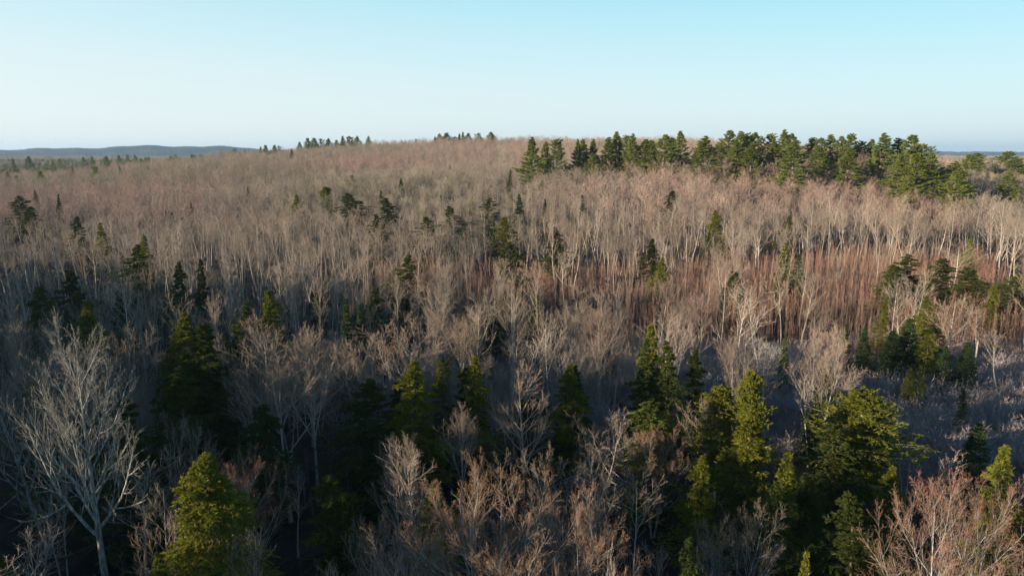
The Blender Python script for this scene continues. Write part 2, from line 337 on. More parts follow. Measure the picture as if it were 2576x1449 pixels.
# prototypes: name -> (trunk mesh, crown mesh, joined mesh, height, width, object name, category)
PR = {}
def width_of(me):
    a = np.empty(len(me.vertices) * 3, np.float32); me.vertices.foreach_get('co', a); a = a.reshape(-1, 3)
    q = np.percentile(np.abs(a[:, :2]), 99.3, axis=0); return float(q.mean() * 2), float(a[:, 2].max())
def proto(key, bt, bc, oname, cat, joined=True):
    t, c = bt.mesh('trunk'), bc.mesh('crown'); wd, h = width_of(c)
    if cat in ('hemlock', 'fir', 'pine'): wd *= 1.12
    j = None
    if joined:
        b = MB(); b.join(bt); b.join(bc); j = b.mesh(oname)
    PR[key] = (t, c, j, h, wd, oname, cat)
BT, BD_, PT_, HT, FT = 'bare_tree', 'bare tree', 'pine_tree', 'hemlock_tree', 'fir_tree'
# near bare trees
proto('spread', *hardwood(11, 24, .52, n1=24, t0=.40, t1=.97, a1=.75, L1=.36, up1=.10, wig1=.07, n2=10, n3=8, n4=5, tw=.0085, bk='bark_lichen', tg='twig_mid', prof='vase', wob=.008), BT, BD_)
proto('spread2', *hardwood(12, 21, .3, n1=16, t0=.34, t1=.96, a1=.75, L1=.40, up1=.14, n2=9, n3=8, n4=6, tw=.011, bk='bark_lichen', prof='vase', tg='twig_grey', fork=1), BT, BD_)
proto('vase', *hardwood(13, 21, .26, n1=15, t0=.38, t1=.95, a1=.6, L1=.42, up1=.1, n2=9, n3=9, n4=6, tw=.010, prof='vase', tg='twig_brown', wig1=.06), BT, BD_)
proto('orange', *hardwood(14, 18, .30, n1=13, t0=.14, t1=.92, a1=1.0, L1=.50, up1=.12, n2=9, n3=9, n4=6, tw=.008, prof='vase', tg='twig_brown', bk='bark_lichen', bud='bud_orange', budn=2, buds=.045, fork=2, cbk='bark_lichen'), BT, BD_)
proto('redbud', *hardwood(15, 18, .24, n1=16, t0=.2, t1=.95, a1=.85, L1=.5, up1=.13, n2=9, n3=8, n4=5, tw=.008, prof='vase', tg='twig_brown', bk='bark_lichen', bud='bud_red', budn=1, buds=.07, fork=1), BT, BD_)
proto('dome', *hardwood(16, 16, .24, n1=22, t0=.18, t1=.97, a1=.95, L1=.40, up1=.09, n2=9, n3=8, n4=5, tw=.011, prof='cone', tg='twig_brown', bk='bark_grey'), BT, BD_)
proto('twist', *hardwood(17, 15, .26, n1=14, t0=.22, t1=.95, a1=1.15, L1=.48, up1=.0, wig1=.3, n2=8, n3=7, n4=5, up2=-.05, wig2=.35, tw=.011, prof='vase', tg='twig_grey', bk='bark_lichen', fork=1, wob=.12), BT, BD_)
proto('deadpale', *hardwood(18, 14, .2, n1=11, t0=.15, t1=.95, a1=.8, L1=.5, up1=.08, wig1=.14, n2=6, n3=5, n4=3, tw=.011, prof='vase', tg='bark_pale', bk='bark_pale', fork=2), BT, BD_)
proto('curly', *hardwood(19, 19, .22, n1=13, t0=.5, t1=.97, a1=1.0, L1=.32, up1=.06, wig1=.25, n2=8, n3=7, n4=4, tw=.015, wig2=.3, prof='vase', tg='twig_brown', bk='bark_grey'), BT, BD_)
# middle distance bare trees (twigs a touch stouter: whips two or three together)
for k in range(5):
    proto('slim%d' % k, *hardwood(30 + k, 20, .19, n1=15 + k % 3, t0=(.45, .5, .4, .55, .42)[k], t1=.98, a1=(.6, .5, .7, .55, .65)[k], L1=(.24, .2, .27, .22, .25)[k], up1=.1, n2=6, n3=5, n4=3, tw=.013,
        bk=('bark_grey', 'bark_grey', 'bark_pale', 'bark_grey', 'bark_grey')[k], cbk='bark_grey', tg=('twig_grey', 'twig_brown')[k % 2], detail=1, wob=.035, fork=(0, 0, 0, 1, 1)[k]), BT, BD_)
proto('birch', *hardwood(40, 19, .15, n1=12, t0=.45, t1=.97, a1=.5, L1=.24, up1=.03, n2=7, n3=6, n4=3, tw=.014, bk='bark_pale', tg='twig_brown', detail=1, wob=.06), BT, BD_)
proto('birchlean', *hardwood(41, 18, .15, n1=12, t0=.5, t1=.97, a1=.6, L1=.26, up1=.0, n2=7, n3=6, n4=3, tw=.014, bk='bark_pale', tg='twig_brown', detail=1, wob=.09, fork=1, lean=-.12), BT, BD_)
proto('limby', *hardwood(42, 20, .2, n1=14, t0=.35, t1=.97, a1=1.0, L1=.3, up1=.12, n2=7, n3=6, n4=4, tw=.014, bk='bark_pale', cbk='bark_grey', tg='twig_grey', detail=1, wob=.04), BT, BD_)
proto('multi', *hardwood(43, 20, .2, n1=10, t0=.4, t1=.97, a1=.7, L1=.28, up1=.1, n2=7, n3=6, n4=4, tw=.014, bk='bark_grey', tg='twig_brown', detail=1, wob=.03, fork=2), BT, BD_)
# far bare trees
for k in range(5):
    proto('far%d' % k, *hardwood(50 + k, 17, (.13, .10, .14, .10, .12)[k], n1=15, t0=(.22, .3, .2, .3, .2)[k], t1=.98, a1=.6, L1=(.28, .22, .36, .26, .33)[k], up1=.12, n2=7, n3=6, n4=0, tw=.021, lr3=.6,
        bk=('twig_far', 'bark_grey', 'twig_far', 'twig_far', 'twig_far')[k], cbk=('twig_far', 'twig_far', 'twig_olive', 'twig_pink', 'twig_pink')[k], tg=('twig_far', 'twig_far', 'twig_olive', 'twig_pink', 'twig_pink')[k], detail=0, wob=.03), BT, BD_)
# snag
r_ = np.random.default_rng(5); bt = MB(); bc = MB()
P = march(r_, np.zeros((1, 3)), np.array([[.05, 0, 1.]]), np.array([9.]), 9, .02, .03); P[:, 0, 2] = -.5
R = taper(np.array([.19]), 9, .6); tubes(bt, P, R, 8, 'bark_grey')
P1, R1, l1 = kids(r_, P, R, np.array([9.]), 6, .5, 1., 1.1, .2, .12, 4, .0, .15, .3); tubes(bc, P1, R1, 4, 'bark_grey')
proto('snag', bt, bc, 'dead_tree', 'dead tree')
# conifers
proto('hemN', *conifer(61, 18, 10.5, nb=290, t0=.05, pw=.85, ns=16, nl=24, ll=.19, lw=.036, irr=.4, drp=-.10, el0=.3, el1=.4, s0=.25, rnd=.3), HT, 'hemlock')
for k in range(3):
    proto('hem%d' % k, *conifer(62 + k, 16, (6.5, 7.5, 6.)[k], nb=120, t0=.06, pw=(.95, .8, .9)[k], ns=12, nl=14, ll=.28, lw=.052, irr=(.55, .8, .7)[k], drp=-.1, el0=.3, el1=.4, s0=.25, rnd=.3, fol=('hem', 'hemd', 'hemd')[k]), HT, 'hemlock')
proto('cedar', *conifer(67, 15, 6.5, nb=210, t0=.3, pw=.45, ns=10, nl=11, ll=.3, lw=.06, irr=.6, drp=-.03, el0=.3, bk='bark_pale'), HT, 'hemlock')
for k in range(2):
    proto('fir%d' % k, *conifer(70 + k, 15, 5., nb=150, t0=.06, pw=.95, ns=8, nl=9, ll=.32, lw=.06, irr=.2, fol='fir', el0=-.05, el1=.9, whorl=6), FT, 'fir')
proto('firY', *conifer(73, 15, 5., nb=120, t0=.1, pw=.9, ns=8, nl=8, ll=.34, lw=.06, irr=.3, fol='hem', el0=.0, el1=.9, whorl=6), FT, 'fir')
for k in range(4):
    proto('pine%d' % k, *conifer(80 + k, 27, (11, 13, 9, 12)[k], nb=(120, 120, 95, 105)[k], t0=(.16, .2, .3, .2)[k], pw=(1., .7, .9, .55)[k], ns=9, nl=12, ll=.6, lw=.13, irr=(.35, .5, .4, .6)[k], fol='pine', bk='bark_pine',
        el0=.0, el1=.7, drp=.0, tipup=.03, whorl=5, s0=.35, sub=.34, leafup=.35, rnd=.5, bark_r=.3, kink=False), PT_, 'pine')
for k in range(2):
    proto('pinefar%d' % k, *conifer(90 + k, 24, (10, 11)[k], nb=46, t0=.3, pw=(.7, .5)[k], ns=6, nl=7, ll=.95, lw=.28, irr=.5, fol='pine', bk='bark_pine',
        el0=.0, el1=.7, drp=.0, tipup=.03, whorl=5, s0=.35, sub=.34, leafup=.35, bark_r=.3, kink=False), PT_, 'pine')
SAP = [sapling(100 + k, (9, 8, 10)[k], nb=40).mesh('sapling') for k in range(3)]
SAPB = [sapling(104 + k, 8, tg='twig_brown', w=.014).mesh('sapling') for k in range(2)]
SHR = [shrub(110 + k).mesh('shrub') for k in range(3)]

# ------------------------------------------------------------------ the ground and hills
def polar_sheet(name, rings, nseg, zf, m, a0=-math.pi, a1=math.pi):
    rr = np.array(rings)[:, None]; a = np.linspace(a0, a1, nseg)[None]
    x = rr * np.sin(a); y = rr * np.cos(a); z = zf(x, y)
    v = np.stack([x, y, z], -1).reshape(-1, 3); nr = len(rings)
    i = (np.arange(nr - 1)[:, None] * nseg + np.arange(nseg - 1)[None]).reshape(-1)
    b = MB(); b.add(v, np.stack([i, i + 1, i + nseg + 1, i + nseg], 1), m)
    me = b.mesh(name); me.polygons.foreach_set('use_smooth', np.ones(len(me.polygons), bool))
    o = bpy.data.objects.new(name, me); C.objects.link(o); return o
rings = [0.01] + list(np.geomspace(6, 16000, 150))
tag(polar_sheet('ground', rings, 361, ground, 'ground'), kind='structure')
def hillz(x, y):
    a = np.arctan2(x, y); d = np.hypot(x, y); da = np.degrees(a)
    crest = 76 + 18 * np.sin(da * .33 + 4.1) + 6 * np.sin(da * 1.1 + 1) + 3 * np.sin(da * 2.7)
    crest = crest * np.clip((-14 - da) / 10 + .7, .0, 1) + 0
    f = np.exp(-((d - 6500) / 900) ** 2)
    n1 = rng.normal(size=x.shape); n1 = n1 + np.roll(n1, 1, 1) + np.roll(n1, 1, 0); tree = n1 * .7 + 5 * np.sin(x * .004 + np.sin(y * .003) * 2)
    return -5 + f * crest + tree * np.clip(f * 3, 0, 1)
tag(polar_sheet('hills', list(np.geomspace(4300, 7400, 130)), 1100, hillz, 'hills', rad(-60), rad(-8)), kind='structure')
def ridgez(x, y):
    a = np.degrees(np.arctan2(x, y)); d = np.hypot(x, y)
    return -5 + np.exp(-((d - 11000) / 900) ** 2) * (52 + 10 * np.sin(a * .5) + 4 * np.sin(a * 1.7) + rng.normal(size=x.shape) * 3)
tag(polar_sheet('hills', list(np.geomspace(9500, 12500, 16)), 900, ridgez, 'hills', rad(-50), rad(50)), kind='structure')

# ------------------------------------------------------------------ placing things
LM = []          # landmarks: (x, y, px, py, short name)
def put(key, x, y, h, wd, label=None, group=None, rot=None, parts=True, lean=0):
    t, c, j, H, w0, on, cat = PR[key]
    z = float(ground(x, y)); sz = h / H; sx = sz if key == 'snag' else wd / w0
    rot = random.Random(int(x * 131 + y * 17)).random() * 6.28 if rot is None else rot
    if parts:
        o = bpy.data.objects.new(on, None); o.empty_display_size = .5; C.objects.link(o)
        for nm, me in (('trunk', t), ('crown', c)):
            q = bpy.data.objects.new(nm, me); C.objects.link(q); q.parent = o
    else:
        o = bpy.data.objects.new(on, j); C.objects.link(o)
    o.location = (x, y, z); o.rotation_euler = (0, lean, rot); o.scale = (sx, sx, sz)
    tag(o, label, cat, group); return o
def mark(key, X, Y, D, wpx, label, short=None, group=None, rot=None, lean=0, parts=True):
    lim = ((17 if D > 115 else 17.5) if D > 60 else 30) if key[:3] in ('hem', 'fir', 'ced') else (19.5 if key[:4] != 'pine' and D > 60 else 60)
    for _ in range(160):                     # keep to a natural height: stand farther off rather than grow too tall
        x, y, zt = at(X, Y, D); g = float(ground(x, y)); h = zt - g
        if h <= lim: break
        D *= 1.01
    sl = math.sqrt(x * x + D * D + (CAMZ - zt) ** 2); dcam = D / math.cos(PITCH) * 1.0
    wd = wpx * .75 / 1288 * D * 1.02
    if not 3 < h < 40: print('HEIGHT?', key, X, Y, D, round(h, 1))
    LM.append((x, y, X, Y, short or label, h, wd, D, wpx, key))
    return put(key, x, y, h, wd, label, group, rot, parts, lean)
exec_marks = []
#MARKS

GB = 'bare trees of the near wood'
near = [
 ('spread', 178, 768, 45, 330, 'broad pale lichen-barked bare maple with a thick trunk at lower left', 'broad pale maple'),
 ('spread2', 45, 835, 56, 330, 'many-stemmed pale bare tree cut by the left edge, behind the broad maple', 'many-stemmed left-edge tree'),
 ('vase', 700, 835, 62, 250, 'tall vase-shaped bare tree with fine upswept twigs, left of two', 'left vase-shaped tree'),
 ('vase', 775, 810, 66, 230, 'tall vase-shaped bare tree whose tip catches orange sun, right of two', 'right vase-shaped tree'),
 ('slim2', 292, 680, 78, 130, 'slender pale-trunked bare tree standing clear above dark hemlocks', 'slender pale-trunked tree'),
 ('redbud', 560, 1150, 47, 290, 'low spreading maple with dusky red buds behind the yellow-green hemlock', 'red-budded maple'),
 ('spread2', 960, 790, 76, 300, 'wide bare tree with a bowed grey trunk and arching outer limbs', 'wide bowed tree'),
 ('dome', 1318, 895, 66, 230, 'round-headed bare tree with a domed crown of rosy twigs', 'domed rosy tree'),
 ('twist', 1500, 1015, 60, 300, 'gnarled bare tree with tangled drooping grey limbs', 'gnarled tangled tree'),
 ('redbud', 1655, 1060, 58, 190, 'dark reddish bare tree with upturned limbs beside the gnarled tree', 'dark reddish tree'),
 ('orange', 1225, 1135, 36, 640, 'huge spreading maple with orange bud clusters at bottom centre', 'huge orange-budded maple'),
 ('orange', 1480, 1190, 37, 360, 'orange-budded maple with a long pale limb reaching right', 'second orange-budded maple'),
 ('spread2', 985, 1215, 41, 250, 'dull grey-brown bare maple left of the huge orange-budded one', 'dull grey-brown maple'),
 ('deadpale', 1922, 825, 96, 150, 'bone-white many-stemmed bare tree at the edge of the shrub clearing', 'bone-white tree'),
 ('limby', 1295, 680, 100, 110, 'tall pale bare tree with a straight trunk and crooked upper limbs', 'tall straight pale tree'),
 ('curly', 1050, 688, 108, 140, 'curly-limbed bare tree with a reddish rounded head', 'curly-limbed tree'),
 ('slim4', 1100, 705, 100, 110, 'tall forked bare tree with a lit cream trunk base', 'forked cream tree'),
 ('slim0', 1188, 720, 105, 100, 'open-crowned bare tree with level lower limbs', 'open-crowned tree'),
 ('curly', 1450, 700, 103, 120, 'crooked bare tree with wriggling upper limbs', 'crooked wriggling tree'),
 ('twist', 1455, 830, 86, 170, 'spreading bare tree with long level limbs over dark shade', 'level-limbed tree'),
 ('birchlean', 1545, 690, 107, 110, 'leaning white-trunked birch curving up to the left', 'leaning white birch'),
 ('multi', 1700, 735, 104, 130, 'wide-forked bare tree with pale candelabra limbs', 'candelabra tree'),
 ('curly', 1770, 735, 104, 90, 'thin crooked pale tree with an S-shaped stem', 'S-shaped tree'),
 ('multi', 1848, 640, 140, 110, 'pale fork-trunked tree rising over a low dark fir', 'pale tree above the low fir'),
 ('birchlean', 2300, 690, 110, 130, 'leaning pale tree tilting up to the right over green firs', 'right-leaning pale tree'),
 ('limby', 2415, 735, 101, 150, 'tall pale-stemmed tree with drooping side limbs at the clearing edge', 'tall tree at clearing edge'),
 ('slim1', 2535, 830, 92, 120, 'layered bare larch-like tree near the right edge', 'layered right-edge tree'),
 ('curly', 2085, 830, 100, 90, 'slim bent white tree standing in the far edge of the clearing', 'slim bent white tree'),
 ('vase', 1790, 985, 64, 150, 'small fan-shaped grey bare tree in front of the green hemlocks', 'small fan-shaped tree'),
 ('redbud', 2445, 1165, 37, 400, 'spreading maple with bright red buds at lower right', 'bright red-budded maple'),
 ('deadpale', 1572, 1350, 31, 130, 'small pale upright tree top at the bottom edge', 'small pale tree top'),
 ('vase', 1400, 1400, 30, 90, 'small buff tree top poking up at the bottom edge', 'small buff tree top'),
 ('deadpale', 85, 1405, 33, 90, 'tiny bare branch tips poking up at the lower left corner', 'tiny branch tips'),
 ('slim0', 735, 1180, 56, 120, 'thin shadowed bare tree in the dark gap right of the hemlock', 'thin shadowed tree'),
 ('spread2', 1850, 1240, 42, 240, 'shadowed blue-grey bare tree between the lower right hemlocks', 'shadowed blue-grey tree'),
 ('vase', 1160, 1010, 60, 130, 'dim bare tree between two lit hemlock tops', 'dim tree between hemlocks'),
 ('slim3', 565, 690, 84, 140, 'bushy-topped forked bare tree in blue shade', 'bushy-topped forked tree'),
 ('slim0', 470, 715, 86, 130, 'reddish-tipped bare tree in shade above dark hemlocks', 'reddish-tipped tree'),
 ('vase', 1100, 760, 92, 150, 'fan-headed bare tree with buff twigs', 'fan-headed tree'),
 ('slim1', 1400, 560, 150, 70, 'white-stemmed Y-forked tree above the sapling stand', 'Y-forked white tree'),
 ('multi', 1088, 545, 165, 110, 'big dark-trunked bare tree with three stems over red saplings', 'three-stemmed dark tree'),
 ('birch', 1560, 1000, 66, 110, 'slight dark bare tree right of the small lit hemlock', 'slight dark tree'),
 ('slim3', 2070, 520, 190, 90, 'fan-crowned bare tree high in the right-hand wood', 'fan-crowned tree'),
 ('limby', 2270, 590, 160, 80, 'white-limbed tree with one long crooked arm', 'white crooked-arm tree'),
 ('birch', 2140, 500, 200, 60, 'golden-lit forked trunk below the tall pines', 'golden forked tree'),
 ('limby', 2410, 600, 160, 130, 'wide forked pale tree above dark right-hand firs', 'wide forked pale tree'),
 ('birch', 1555, 515, 200, 30, 'upright white birch stem in the middle wood', 'upright white birch'),
 ('multi', 1960, 495, 190, 80, 'buff bare tree with several stems right of centre', 'buff several-stemmed tree'),
 ('slim2', 30, 690, 74, 120, 'bright grey bare tree at the left edge in front of dark firs', 'bright left-edge tree'),
 ('spread2', 330, 930, 62, 180, 'dim low bare tree behind the broad pale maple', 'dim low tree'),
 ('slim3', 905, 690, 110, 100, 'bare tree with silvery upswept limbs left of the wide bowed tree', 'silvery upswept tree'),
 ('snag', 2462, 866, 98, 17, 'broken-topped pale dead trunk standing among green firs', 'broken dead trunk'),
 ('birch', 375, 470, 260, 30, 'thin white birch on the far left slope', 'thin white birch'),
 ('slim2', 430, 590, 140, 90, 'pale double-stemmed tree standing out in the left wood', 'pale double-stemmed tree'),
]
for a in near: mark(*a, group=GB)
GH = 'hemlocks and firs scattered through the wood'
con = [
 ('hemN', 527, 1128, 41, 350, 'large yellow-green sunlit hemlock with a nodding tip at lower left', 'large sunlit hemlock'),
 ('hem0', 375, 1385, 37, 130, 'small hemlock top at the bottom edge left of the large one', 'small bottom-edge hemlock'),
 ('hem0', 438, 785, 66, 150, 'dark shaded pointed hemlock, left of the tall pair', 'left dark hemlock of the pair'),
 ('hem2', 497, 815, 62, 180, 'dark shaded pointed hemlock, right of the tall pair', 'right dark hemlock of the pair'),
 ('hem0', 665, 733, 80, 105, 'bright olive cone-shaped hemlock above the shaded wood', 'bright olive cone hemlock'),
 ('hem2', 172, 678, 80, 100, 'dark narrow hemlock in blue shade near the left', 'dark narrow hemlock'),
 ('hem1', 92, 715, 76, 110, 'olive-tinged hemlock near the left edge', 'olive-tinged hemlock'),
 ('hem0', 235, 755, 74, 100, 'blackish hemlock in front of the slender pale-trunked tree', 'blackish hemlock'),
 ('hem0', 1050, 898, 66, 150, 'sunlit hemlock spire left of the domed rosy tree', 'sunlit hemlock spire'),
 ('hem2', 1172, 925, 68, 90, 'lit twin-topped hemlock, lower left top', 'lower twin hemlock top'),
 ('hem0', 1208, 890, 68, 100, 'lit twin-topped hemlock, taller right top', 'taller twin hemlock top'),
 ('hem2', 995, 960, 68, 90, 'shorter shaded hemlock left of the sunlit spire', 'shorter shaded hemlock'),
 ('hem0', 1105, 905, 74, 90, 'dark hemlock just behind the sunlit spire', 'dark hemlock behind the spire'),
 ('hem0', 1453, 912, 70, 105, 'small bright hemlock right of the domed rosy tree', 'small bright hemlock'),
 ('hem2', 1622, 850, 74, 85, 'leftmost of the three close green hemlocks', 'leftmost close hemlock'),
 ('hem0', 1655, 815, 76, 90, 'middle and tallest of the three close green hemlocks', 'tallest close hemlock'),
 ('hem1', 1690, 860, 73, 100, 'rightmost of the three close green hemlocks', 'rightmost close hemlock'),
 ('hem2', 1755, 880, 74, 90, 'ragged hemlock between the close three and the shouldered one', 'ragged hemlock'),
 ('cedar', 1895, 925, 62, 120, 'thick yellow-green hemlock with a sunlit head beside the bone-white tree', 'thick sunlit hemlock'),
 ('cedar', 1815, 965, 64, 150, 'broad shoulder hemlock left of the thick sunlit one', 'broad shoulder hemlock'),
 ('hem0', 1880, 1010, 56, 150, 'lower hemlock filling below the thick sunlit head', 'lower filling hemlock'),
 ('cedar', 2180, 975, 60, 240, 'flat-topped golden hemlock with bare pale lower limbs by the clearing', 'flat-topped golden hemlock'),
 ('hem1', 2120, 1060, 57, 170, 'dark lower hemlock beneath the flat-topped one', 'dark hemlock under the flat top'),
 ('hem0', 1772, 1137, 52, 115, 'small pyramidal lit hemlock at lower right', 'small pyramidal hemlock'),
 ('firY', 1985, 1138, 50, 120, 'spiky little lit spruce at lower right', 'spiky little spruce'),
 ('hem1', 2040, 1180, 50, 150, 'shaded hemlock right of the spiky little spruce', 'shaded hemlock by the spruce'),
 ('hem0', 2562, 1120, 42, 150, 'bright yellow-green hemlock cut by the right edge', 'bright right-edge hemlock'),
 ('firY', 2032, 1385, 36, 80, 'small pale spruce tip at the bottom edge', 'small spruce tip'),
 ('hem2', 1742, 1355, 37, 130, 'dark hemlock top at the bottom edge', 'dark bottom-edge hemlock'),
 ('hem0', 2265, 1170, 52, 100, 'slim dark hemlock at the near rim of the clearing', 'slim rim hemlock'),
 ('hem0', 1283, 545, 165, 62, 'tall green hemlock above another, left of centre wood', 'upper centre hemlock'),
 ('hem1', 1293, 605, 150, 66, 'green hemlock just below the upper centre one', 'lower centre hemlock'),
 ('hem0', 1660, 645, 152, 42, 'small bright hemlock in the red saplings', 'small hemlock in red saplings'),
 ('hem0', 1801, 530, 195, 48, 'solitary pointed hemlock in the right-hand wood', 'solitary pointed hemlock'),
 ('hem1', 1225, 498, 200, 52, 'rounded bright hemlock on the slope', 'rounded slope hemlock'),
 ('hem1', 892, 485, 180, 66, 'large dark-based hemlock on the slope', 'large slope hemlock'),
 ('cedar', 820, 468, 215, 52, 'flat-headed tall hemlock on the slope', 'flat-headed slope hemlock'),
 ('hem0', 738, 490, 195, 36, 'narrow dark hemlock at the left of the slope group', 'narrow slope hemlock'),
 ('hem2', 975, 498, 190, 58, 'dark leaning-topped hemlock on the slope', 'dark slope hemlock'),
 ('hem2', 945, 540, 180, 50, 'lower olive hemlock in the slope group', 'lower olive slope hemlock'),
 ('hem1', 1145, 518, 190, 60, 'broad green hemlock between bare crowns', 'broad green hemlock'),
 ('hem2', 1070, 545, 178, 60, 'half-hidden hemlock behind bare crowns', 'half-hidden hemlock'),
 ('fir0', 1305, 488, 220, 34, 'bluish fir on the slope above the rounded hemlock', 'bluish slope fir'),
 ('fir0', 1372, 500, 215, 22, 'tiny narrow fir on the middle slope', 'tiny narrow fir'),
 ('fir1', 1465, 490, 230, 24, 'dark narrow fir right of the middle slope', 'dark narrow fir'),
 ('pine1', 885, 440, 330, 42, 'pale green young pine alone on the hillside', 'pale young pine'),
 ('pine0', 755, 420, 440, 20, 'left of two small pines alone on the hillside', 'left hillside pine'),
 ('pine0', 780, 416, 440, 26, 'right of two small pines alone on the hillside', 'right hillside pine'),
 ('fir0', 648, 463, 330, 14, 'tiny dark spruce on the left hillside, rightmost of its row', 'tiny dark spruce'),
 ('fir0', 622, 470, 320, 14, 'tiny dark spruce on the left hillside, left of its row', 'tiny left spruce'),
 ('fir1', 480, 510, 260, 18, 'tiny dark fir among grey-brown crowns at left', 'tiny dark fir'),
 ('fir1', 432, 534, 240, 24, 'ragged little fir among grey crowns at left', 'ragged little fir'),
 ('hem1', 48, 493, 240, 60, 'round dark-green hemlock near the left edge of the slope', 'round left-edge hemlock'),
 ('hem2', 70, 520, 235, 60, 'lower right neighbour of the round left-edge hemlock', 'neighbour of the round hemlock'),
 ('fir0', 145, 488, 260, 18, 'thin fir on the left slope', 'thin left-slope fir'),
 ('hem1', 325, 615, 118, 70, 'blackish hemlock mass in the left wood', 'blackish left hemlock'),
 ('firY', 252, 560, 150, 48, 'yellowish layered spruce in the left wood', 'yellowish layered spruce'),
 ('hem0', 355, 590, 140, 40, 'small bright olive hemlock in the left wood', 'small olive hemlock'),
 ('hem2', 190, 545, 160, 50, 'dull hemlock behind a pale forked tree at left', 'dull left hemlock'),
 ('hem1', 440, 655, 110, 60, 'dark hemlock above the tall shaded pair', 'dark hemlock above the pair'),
 ('hem2', 500, 650, 112, 50, 'olive-topped hemlock above the tall shaded pair', 'olive-topped hemlock'),
 ('fir0', 870, 750, 92, 50, 'lit small fir in front of slim grey trunks', 'lit small fir'),
 ('fir0', 905, 765, 90, 40, 'second lit small fir in front of slim grey trunks', 'second lit small fir'),
 ('fir1', 795, 735, 104, 56, 'dusky fir under slim grey trunks', 'dusky fir'),
 ('fir1', 1350, 740, 112, 50, 'green fir behind the tall straight pale tree', 'green fir behind the pale tree'),
 ('fir1', 1340, 790, 104, 70, 'dark broad fir in the shade right of the tall pale tree', 'dark broad fir'),
 ('fir0', 1520, 800, 100, 60, 'shaded fir below the leaning white birch', 'shaded fir below the birch'),
 ('fir1', 1850, 682, 138, 90, 'low dark rounded fir under the pale forked tree', 'low dark rounded fir'),
 ('firY', 1975, 610, 150, 46, 'thin-crowned tall spruce with a leaning pale trunk', 'thin-crowned spruce'),
 ('hem1', 2275, 640, 142, 80, 'dark green hemlock, left of the right-hand dark clump', 'left dark-clump hemlock'),
 ('hem1', 2362, 645, 140, 90, 'dark hemlock in the middle of the right-hand dark clump', 'middle dark-clump hemlock'),
 ('hem2', 2240, 665, 138, 70, 'green hemlock at the far left of the right-hand dark clump', 'outer dark-clump hemlock'),
 ('hem1', 2465, 675, 135, 100, 'blackish hemlock right in the dark clump', 'blackish clump hemlock'),
 ('hem1', 2540, 690, 132, 90, 'blackish hemlock at the right edge of the dark clump', 'right-edge clump hemlock'),
 ('hem0', 2500, 705, 126, 36, 'small bright hemlock in front of the dark clump', 'small bright clump hemlock'),
 ('hem0', 2345, 745, 106, 80, 'tall green fir-like hemlock behind the clearing', 'tall green clearing hemlock'),
 ('fir0', 2285, 800, 102, 90, 'full blue-green fir behind the clearing', 'full blue-green fir'),
 ('fir1', 2245, 830, 100, 70, 'lower blue-green fir at the left of the clearing firs', 'lower blue-green fir'),
 ('hem0', 2228, 745, 112, 40, 'slim lit hemlock above the clearing firs', 'slim lit hemlock'),
 ('fir0', 2180, 825, 102, 50, 'green small fir at the back of the clearing', 'green small fir'),
 ('fir1', 2130, 815, 104, 34, 'dark slim fir at the back of the clearing', 'dark slim fir'),
 ('fir1', 2440, 860, 95, 70, 'dark fir behind the broken dead trunk', 'dark fir behind dead trunk'),
 ('fir0', 2380, 870, 96, 50, 'small lit fir left of the broken dead trunk', 'small lit clearing fir'),
 ('firY', 2340, 820, 99, 60, 'yellow-green spruce in the clearing firs', 'yellow-green clearing spruce'),
 ('firY', 1975, 850, 96, 40, 'thin buff spruce by the bone-white tree', 'thin buff spruce'),
 ('firY', 2427, 975, 80, 34, 'tiny yellow spruce standing in the clearing', 'tiny yellow clearing spruce'),
 ('firY', 2290, 925, 90, 40, 'small sparse spruce at the shrubby rim, left of a pair', 'left sparse rim spruce'),
 ('firY', 2318, 920, 90, 40, 'small sparse spruce at the shrubby rim, right of a pair', 'right sparse rim spruce'),
 ('hem1', 1980, 540, 200, 40, 'dim hemlock among buff bare crowns', 'dim hemlock'),
 ('hem2', 1640, 600, 165, 46, 'shaded hemlock between white stems', 'shaded hemlock between stems'),
 ('hem2', 1400, 570, 165, 60, 'dark hemlock behind white birch stems', 'dark hemlock behind birches'),
 ('fir1', 2010, 640, 145, 50, 'half-shaded fir right of the thin-crowned spruce', 'half-shaded fir'),
 ('hem1', 1420, 415, 340, 26, 'narrow dark hemlock just below the ridge pines', 'narrow hemlock below the pines'),
 ('hem2', 1690, 480, 250, 50, 'dark hemlock low in the wood under the pines', 'low dark hemlock under pines'),
 ('hem1', 2290, 470, 300, 70, 'deep green hemlock at the foot of the big pines', 'deep green foot hemlock'),
 ('hem1', 1010, 640, 122, 70, 'dark hemlock mass behind slim lit stems', 'dark mass behind slim stems'),
 ('hem1', 930, 720, 108, 80, 'blackish hemlock under silvery bare limbs', 'blackish hemlock under limbs'),
 ('hem2', 1180, 800, 92, 90, 'deep shaded hemlock under open crowns', 'deep shaded hemlock'),
 ('hem1', 600, 760, 84, 90, 'shadowed hemlock left of the bright olive cone', 'shadowed hemlock by the cone'),
 ('hem1', 900, 960, 66, 170, 'black hemlock under the wide bowed tree', 'black hemlock under bowed tree'),
 ('hem1', 420, 930, 60, 200, 'black shaded hemlock below the tall pair', 'black hemlock below the pair'),
 ('hem2', 300, 1000, 54, 200, 'black shaded hemlock right of the broad pale maple', 'black hemlock by the maple'),
 ('hem1', 1320, 1010, 72, 180, 'dark hemlock behind the domed rosy tree', 'dark hemlock behind the dome'),
 ('hem1', 1650, 1000, 60, 170, 'dark hemlock behind the dark reddish tree', 'dark hemlock behind reddish tree'),
 ('hem1', 1950, 1200, 46, 220, 'black shaded hemlock at lower right', 'black lower-right hemlock'),
 ('hem1', 2180, 1250, 42, 260, 'black shaded hemlock left of the bright red-budded maple', 'black hemlock by red maple'),
